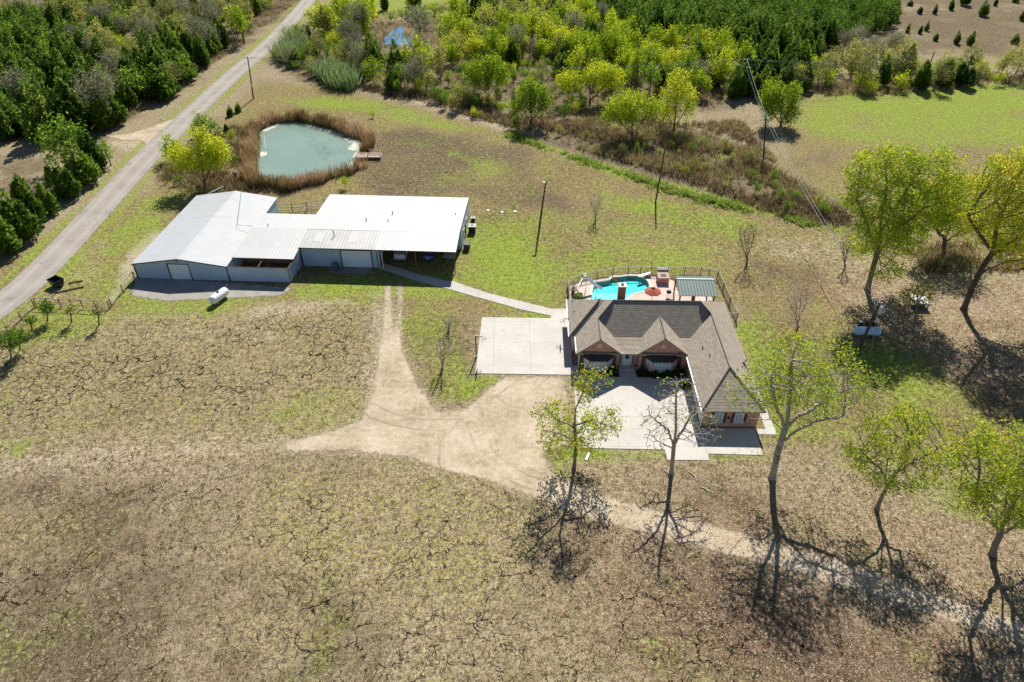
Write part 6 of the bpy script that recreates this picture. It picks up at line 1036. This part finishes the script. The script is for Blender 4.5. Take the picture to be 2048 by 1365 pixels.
for k, (b, kd, q, lab) in enumerate((((1370, 350), 'yellow', .42, 'small yellow bush in the dark brush by the creek greenery'), ((1510, 388), 'green', .38, 'pale leafy bush left of two at the foot of the creek pole'), ((1560, 402), 'green', .36, 'pale leafy bush right of the creek pole foot'), ((1292, 306), 'green', .34, 'small pale leafy bush under the broad greener willow'), ((1645, 432), 'green', .45, 'green bush near the right end of the creek'), ((1030, 262), 'green', .5, 'dark green bush at the shaded creek bend'), ((955, 238), 'yellow', .45, 'yellow-green bush on the sandy bank left of the creek bend'), ((470, 330), 'green', .34, 'low green bush between the wispy willow and the pond reeds'), ((440, 352), 'olive', .4, 'low olive bush right of the wispy willow trunk'), ((345, 350), 'olive', .4, 'grey-olive bush at the road edge below the willow bush'), ((360, 368), 'green', .32, 'small green bush at the foot of the road bank behind the barn'), ((450, 300), 'yellow', .4, 'yellowish bush hard against the pond reeds'), ((1450, 300), 'olive', .35, 'low olive bush in the brush below the forest pole'))):
    p = at(*b); plant(kd, p.x, p.y, q, lab, None, .03)
bp = scatter(lay([(1090, 255), (1250, 235), (1420, 270), (1570, 350), (1690, 425), (1560, 425), (1400, 365), (1280, 330), (1150, 295)]), 34)
for q in bp: plant(['olive', 'green', 'olive', 'yellow'][rng.integers(4)], q[0], q[1], .30, 'low scrubby bush in the dry brush of the creek', 'low bushes in the creek brush', .3)
# centre, between road and cedar forest
AV = [(757, 48), (876, 48), (880, 100), (862, 122), (780, 122), (762, 100)]
wood([(640, 55), (760, 40), (770, 95), (720, 110), (640, 105)], 6.2, lambda p: (['willow', 'grey', 'olive'], [.72, .10, .18]), 'between the road and the blue pond', s=1.15, avoid=AV)
wood([(560, 130), (590, 75), (640, 80), (720, 150), (690, 180), (640, 165)], 4.6, lambda p: (['olive', 'green', 'grey', 'cedar'], [.35, .3, .15, .2]), 'among the cane by the road bend', s=.55)
wood([(570, 135), (640, 105), (760, 112), (880, 120), (900, 185), (830, 195), (745, 178), (700, 150), (640, 130)], 5.6, lambda p: (['cedar', 'grey', 'olive', 'green', 'willow'], [.34, .12, .18, .16, .20]), 'in the thicket below the blue pond', s=.95, avoid=AV)
wood([(880, 60), (1180, 30), (1280, 90), (1240, 135), (1100, 130), (920, 150), (880, 110)], 5.3, lambda p: (['willow', 'cedar', 'grey', 'olive'], [.58, .24, .06, .12]), 'in the creek wood right of the blue pond', s=1.0, avoid=AV)
wood([(1090, 110), (1280, 90), (1480, 120), (1500, 165), (1420, 200), (1330, 190), (1120, 165)], 5.3, lambda p: (['willow', 'grey', 'green', 'cedar'], [.64, .06, .16, .14]), 'in the yellow fringe before the cedar forest', s=.95)
wood([(880, 45), (1000, -15), (1180, -20), (1180, 30)], 6.5, lambda p: (['cedar', 'willow', 'grey'], [.4, .54, .06]), 'at the top of the creek wood', s=1.0)
wood([(880, 195), (960, 215), (1010, 225), (960, 245), (900, 225), (830, 205)], 4.2, lambda p: (['green', 'yellow', 'olive'], [.35, .4, .25]), 'in the bushes along the sandy creek bank', s=.62)
wood([(740, 175), (900, 150), (1120, 130), (1400, 195), (1340, 240), (1000, 232), (900, 215), (830, 200)], 5.0, lambda p: (['green', 'olive', 'yellow'], [.45, .25, .30]), 'in the low scrub of the creek thicket', s=.55)
wood([(640, 60), (1000, -10), (1300, 60), (1480, 110), (1400, 190), (1100, 170), (900, 190), (640, 150)], 6.2, lambda p: (['green', 'yellow', 'olive'], [.45, .3, .25]), 'filling the understorey of the creek wood', s=.5, avoid=AV)
p = at(842, 96); plant('grey', p.x, p.y, 1.5, 'wide grey bare tree leaning at the right bank of the blue pond', None, .02)
for k, (b, lab) in enumerate((((770, 20), 'dark round tree in the far yellow meadow, left one'), ((830, 12), 'dark round tree in the far yellow meadow, right one'))):
    p = at(*b); plant('cedar', p.x, p.y, .8, lab, None, .05)
# the cedar forest and the hedge line
wood([(1190, 25), (1280, 82), (1480, 112), (1500, 180), (1440, 205), (1560, 190), (1620, 150), (1640, 100), (1790, 62), (1790, 25), (1700, -18), (1190, -22)], 4.3, lambda p: (['cedar'], [1.0]), 'in the dense cedar forest at the top right', s=.98, limit=85)
wood([(1585, 186), (1700, 190), (1800, 188), (1900, 180), (2080, 163), (2080, 138), (1900, 148), (1780, 135), (1640, 128), (1590, 150)], 4.6, lambda p: (['yellow', 'olive', 'cedar'], [.52, .42, .06]), 'in the yellow hedge line beyond the green field', s=.95)
wood([(1640, 128), (1780, 135), (1800, 110), (1680, 95)], 5.0, lambda p: (['grey', 'olive'], [.75, .25]), 'in the grey thicket above the hedge line', s=.75)
for k, (x, y, s) in enumerate(((1962, 32, .75), (1852, 62, .4), (1838, 28, .5), (1925, 10, .6), (2045, 42, .7), (1815, 65, .35), (1840, 68, .3), (1790, 45, .35), (1868, 28, .35), (1870, 82, .42), (1910, 88, .45), (1940, 90, .5), (1990, 12, .5), (2030, 5, .6), (1745, 22, .4), (1775, 8, .5), (1900, 20, .45), (2028, 88, .35), (1720, 45, .35), (1820, 12, .4))):
    p = at(x, y); plant('cedar', p.x, p.y, s, 'small cedar scattered on the brown hillside at the top right', 'cedars on the brown hillside', .26)

Vs, Fs, Ts, nv = [], [], [], 0                 # the rest of the cedars, too many to tell apart: one object
for x, y, q, a_, k in mass:
    me = FAR[k][1]; co = np.empty(len(me.vertices) * 3, np.float32); me.vertices.foreach_get('co', co); co = co.reshape(-1, 3) * q; tt = np.empty(len(me.polygons), np.float32); me.attributes['tint'].data.foreach_get('value', tt); c_, s_ = math.cos(a_), math.sin(a_)
    Vs.append(np.c_[co[:, 0] * c_ - co[:, 1] * s_ + x, co[:, 0] * s_ + co[:, 1] * c_ + y, co[:, 2]]); Fs.append(np.arange(len(co)).reshape(-1, 4) + nv); nv += len(co); Ts.append(np.clip(tt + rng.normal(0, .12), 0, 1))
tag(link('cedar_forest', np_mesh('cedar_forest', np.concatenate(Vs), np.concatenate(Fs), L_CEDAR, tint=np.concatenate(Ts))), 'unbroken mass of dark green cedars in the depth of the woods', None, None, 'stuff')
# ------------------------------------------------------------------ poles, wires, fences, odds and ends
def pole(base, top, lab, arm=0, trans=False, r=.17, tagp=False, lamp=False, dz=0.0):
    B = at(*base); T = at_depth(top[0], top[1], B.y); d = T - B; e = empty('utility_pole', B, 0, lab, 'utility pole', 'utility poles'); MB().tube([(0, 0, -.2), tuple(d * .5), tuple(d)], [r, r * .85, r * .65], 8).build('post', M_WOOD, e)
    if arm:
        MB().bar(tuple(d * .965 + Vector((-arm / 2, 0, 0))), tuple(d * .965 + Vector((arm / 2, 0, 0))), .10).build('crossarm', M_INSUL, e)
        for k in (-1, 0, 1): MB().tube([tuple(d * .965 + Vector((k * arm * .45, 0, .04))), tuple(d * .965 + Vector((k * arm * .45, 0, .3)))], .07, 6).build('insulator', M_INSUL, e)
    if trans: p = d * .86 + Vector((.38, -.1, 0)); MB().tube([tuple(p - Vector((0, 0, .5))), tuple(p + Vector((0, 0, .45))), tuple(p + Vector((0, 0, .55)))], [.24, .24, .1], 12).build('transformer', M_INSUL, e); MB().bar(tuple(p + Vector((.1, 0, .55))), tuple(p + Vector((.45, 0, .8))), .05).build('bushing', M_INSUL, e)
    if tagp: MB().box(tuple(d * .33 + Vector((0, -.15, 0))), (.35, .04, .5)).build('tag_plate', M_WHITE, e)
    if lamp: MB().box(tuple(d * .97 + Vector((-.25, -.1, 0))), (.4, .3, .2)).build('lamp_head', M_INSUL, e)
    return T
p1 = pole((507, 198), (495, 114), 'utility pole with crossarm and white plate beside the road', 1.7, tagp=True); pole((1078, 459), (1092, 362), 'plain leaning pole with a small lamp on the lawn above the pool', lamp=True, r=.16); pole((1311, 405), (1330, 298), 'plain slightly bent pole near the creek greenery', r=.15)
p4 = pole((1484, 190), (1493, 117), 'tallest-looking utility pole with crossarm at the edge of the cedar forest', 1.3); p5 = pole((1527, 320), (1532, 228), 'utility pole with transformer in the creek brush below the lone willow', .7, True); p6 = pole((1844, 174), (1869, 104), 'leaning utility pole at the foot of the yellow hedge line', .8); p7 = pole((1717, 700), (1760, 606), 'near utility pole with transformer rising in front of the pale blue tank', .5, True, .19)
def wire(a, b, sag, lab, r=.022):
    pts = [a + (b - a) * t - Vector((0, 0, sag * 4 * t * (1 - t))) for t in np.linspace(0, 1, 15)]; tag(MB().tube(pts, r, 5).build('power_line', M_WIRE), lab, 'power line', 'power lines between the poles')
for k, (dz, nm) in enumerate(((.25, 'upper'), (0.0, 'middle'), (-1.0, 'lower'))): wire(p1 + Vector((k * .6 - .6, 0, dz - .3)), p4 + Vector((k * .5 - .5, 0, dz - .3)), 2.2, nm + ' wire running from the roadside pole to the forest pole'); wire(p4 + Vector((k * .5 - .5, 0, dz - .3)), p6 + Vector((k * .3 - .3, 0, dz - .3)), 1.3, nm + ' wire running from the forest pole to the hedge pole')
for dz, nm in ((-.15, 'upper'), (-1.6, 'lower')): wire(p4 + Vector((.2, 0, dz)), p5 + Vector((0, 0, dz * .6)), .4, nm + ' wire running from the forest pole down to the creek pole', .024); wire(p5 + Vector((.1, 0, dz * .6)), p7 + Vector((0, 0, dz * .4 - .1)), 1.0, nm + ' wire running from the creek pole to the near pole by the tank', .02)
gp = at(1757, 700); tag(MB().tube([p7 - (p7 - at(1717, 700)) * .1, at(1741, 722)], .02, 5).build('guy_wire', plain('yellow_guy', (.5, .45, .05), .5)), 'thin yellow guy wire by the near pole', 'guy wire')
def pipe_fence(pts, lab, h=1.35, rails=(.45, 1.3), r=.055, m_=None, sub=1, leantop=None):
    m_ = m_ or M_RUST; P = [at(*p) for p in pts]; O = P[0].copy(); e = empty('pipe_fence', O, 0, lab, 'fence', 'pipe fences near the barn')
    for i in range(len(P) - 1):
        mb = MB()
        for z in rails: mb.tube([tuple(P[i] - O + Vector((0, 0, z))), tuple(P[i + 1] - O + Vector((0, 0, z)))], r * .8, 6)
        mb.build('rail', M_STEEL, e)
    for p in P: q = p - O; MB().tube([(q.x, q.y, -.1), (q.x, q.y, h)], r * 1.25, 8).build('post', m_, e)
pipe_fence([(270, 559), (247, 586), (224, 614)], 'short pipe fence running from the barn corner toward the field'); pipe_fence([(220, 618), (193, 619), (167, 617), (145, 616), (123, 615), (98, 614), (74, 613)], 'pipe fence with thin rails behind the row of young trees'); pipe_fence([(70, 615), (44, 640), (18, 668), (-10, 695)], 'pipe fence following the road at the left edge')
pipe_fence([(556, 424), (585, 424), (615, 421), (650, 414), (668, 408)], 'wire and pipe fence behind the shed between barn and workshop', 1.5, (.3, .8, 1.4), .06)
pt = at(1741, 700)
for k, (a, b, lab, m_) in enumerate((((1172, 921), (1178, 907), 'short white plank lying on the grass below the court', M_WHITE), ((1378, 945), (1393, 962), 'pale fallen branch on the grass left of the long one', M_DEAD), ((1400, 975), (1420, 987), 'long pale fallen branch on the grass below the court', M_DEAD), ((1328, 942), (1340, 955), 'pale stick at the foot of the nearly bare tree', M_DEAD), ((1790, 1035), (1802, 1046), 'pale curved stick near the crooked tree', M_DEAD))):
    A, B = at(*a), at(*b); A.z = B.z = .07; mid = (A + B) / 2 + Vector((.12, .1, .02)); mb = MB()
    if k == 0: mb.bar(A, B, .22, .04)
    else: mb.tube([A, mid, B], [.055, .05, .025], 6); mb.tube([mid, mid + (B - A).normalized() * .5 + Vector((.3, -.2, .05))], [.03, .012], 5)
    tag(mb.build('plank' if k == 0 else 'fallen_branch', m_), lab, 'plank' if k == 0 else 'branch')
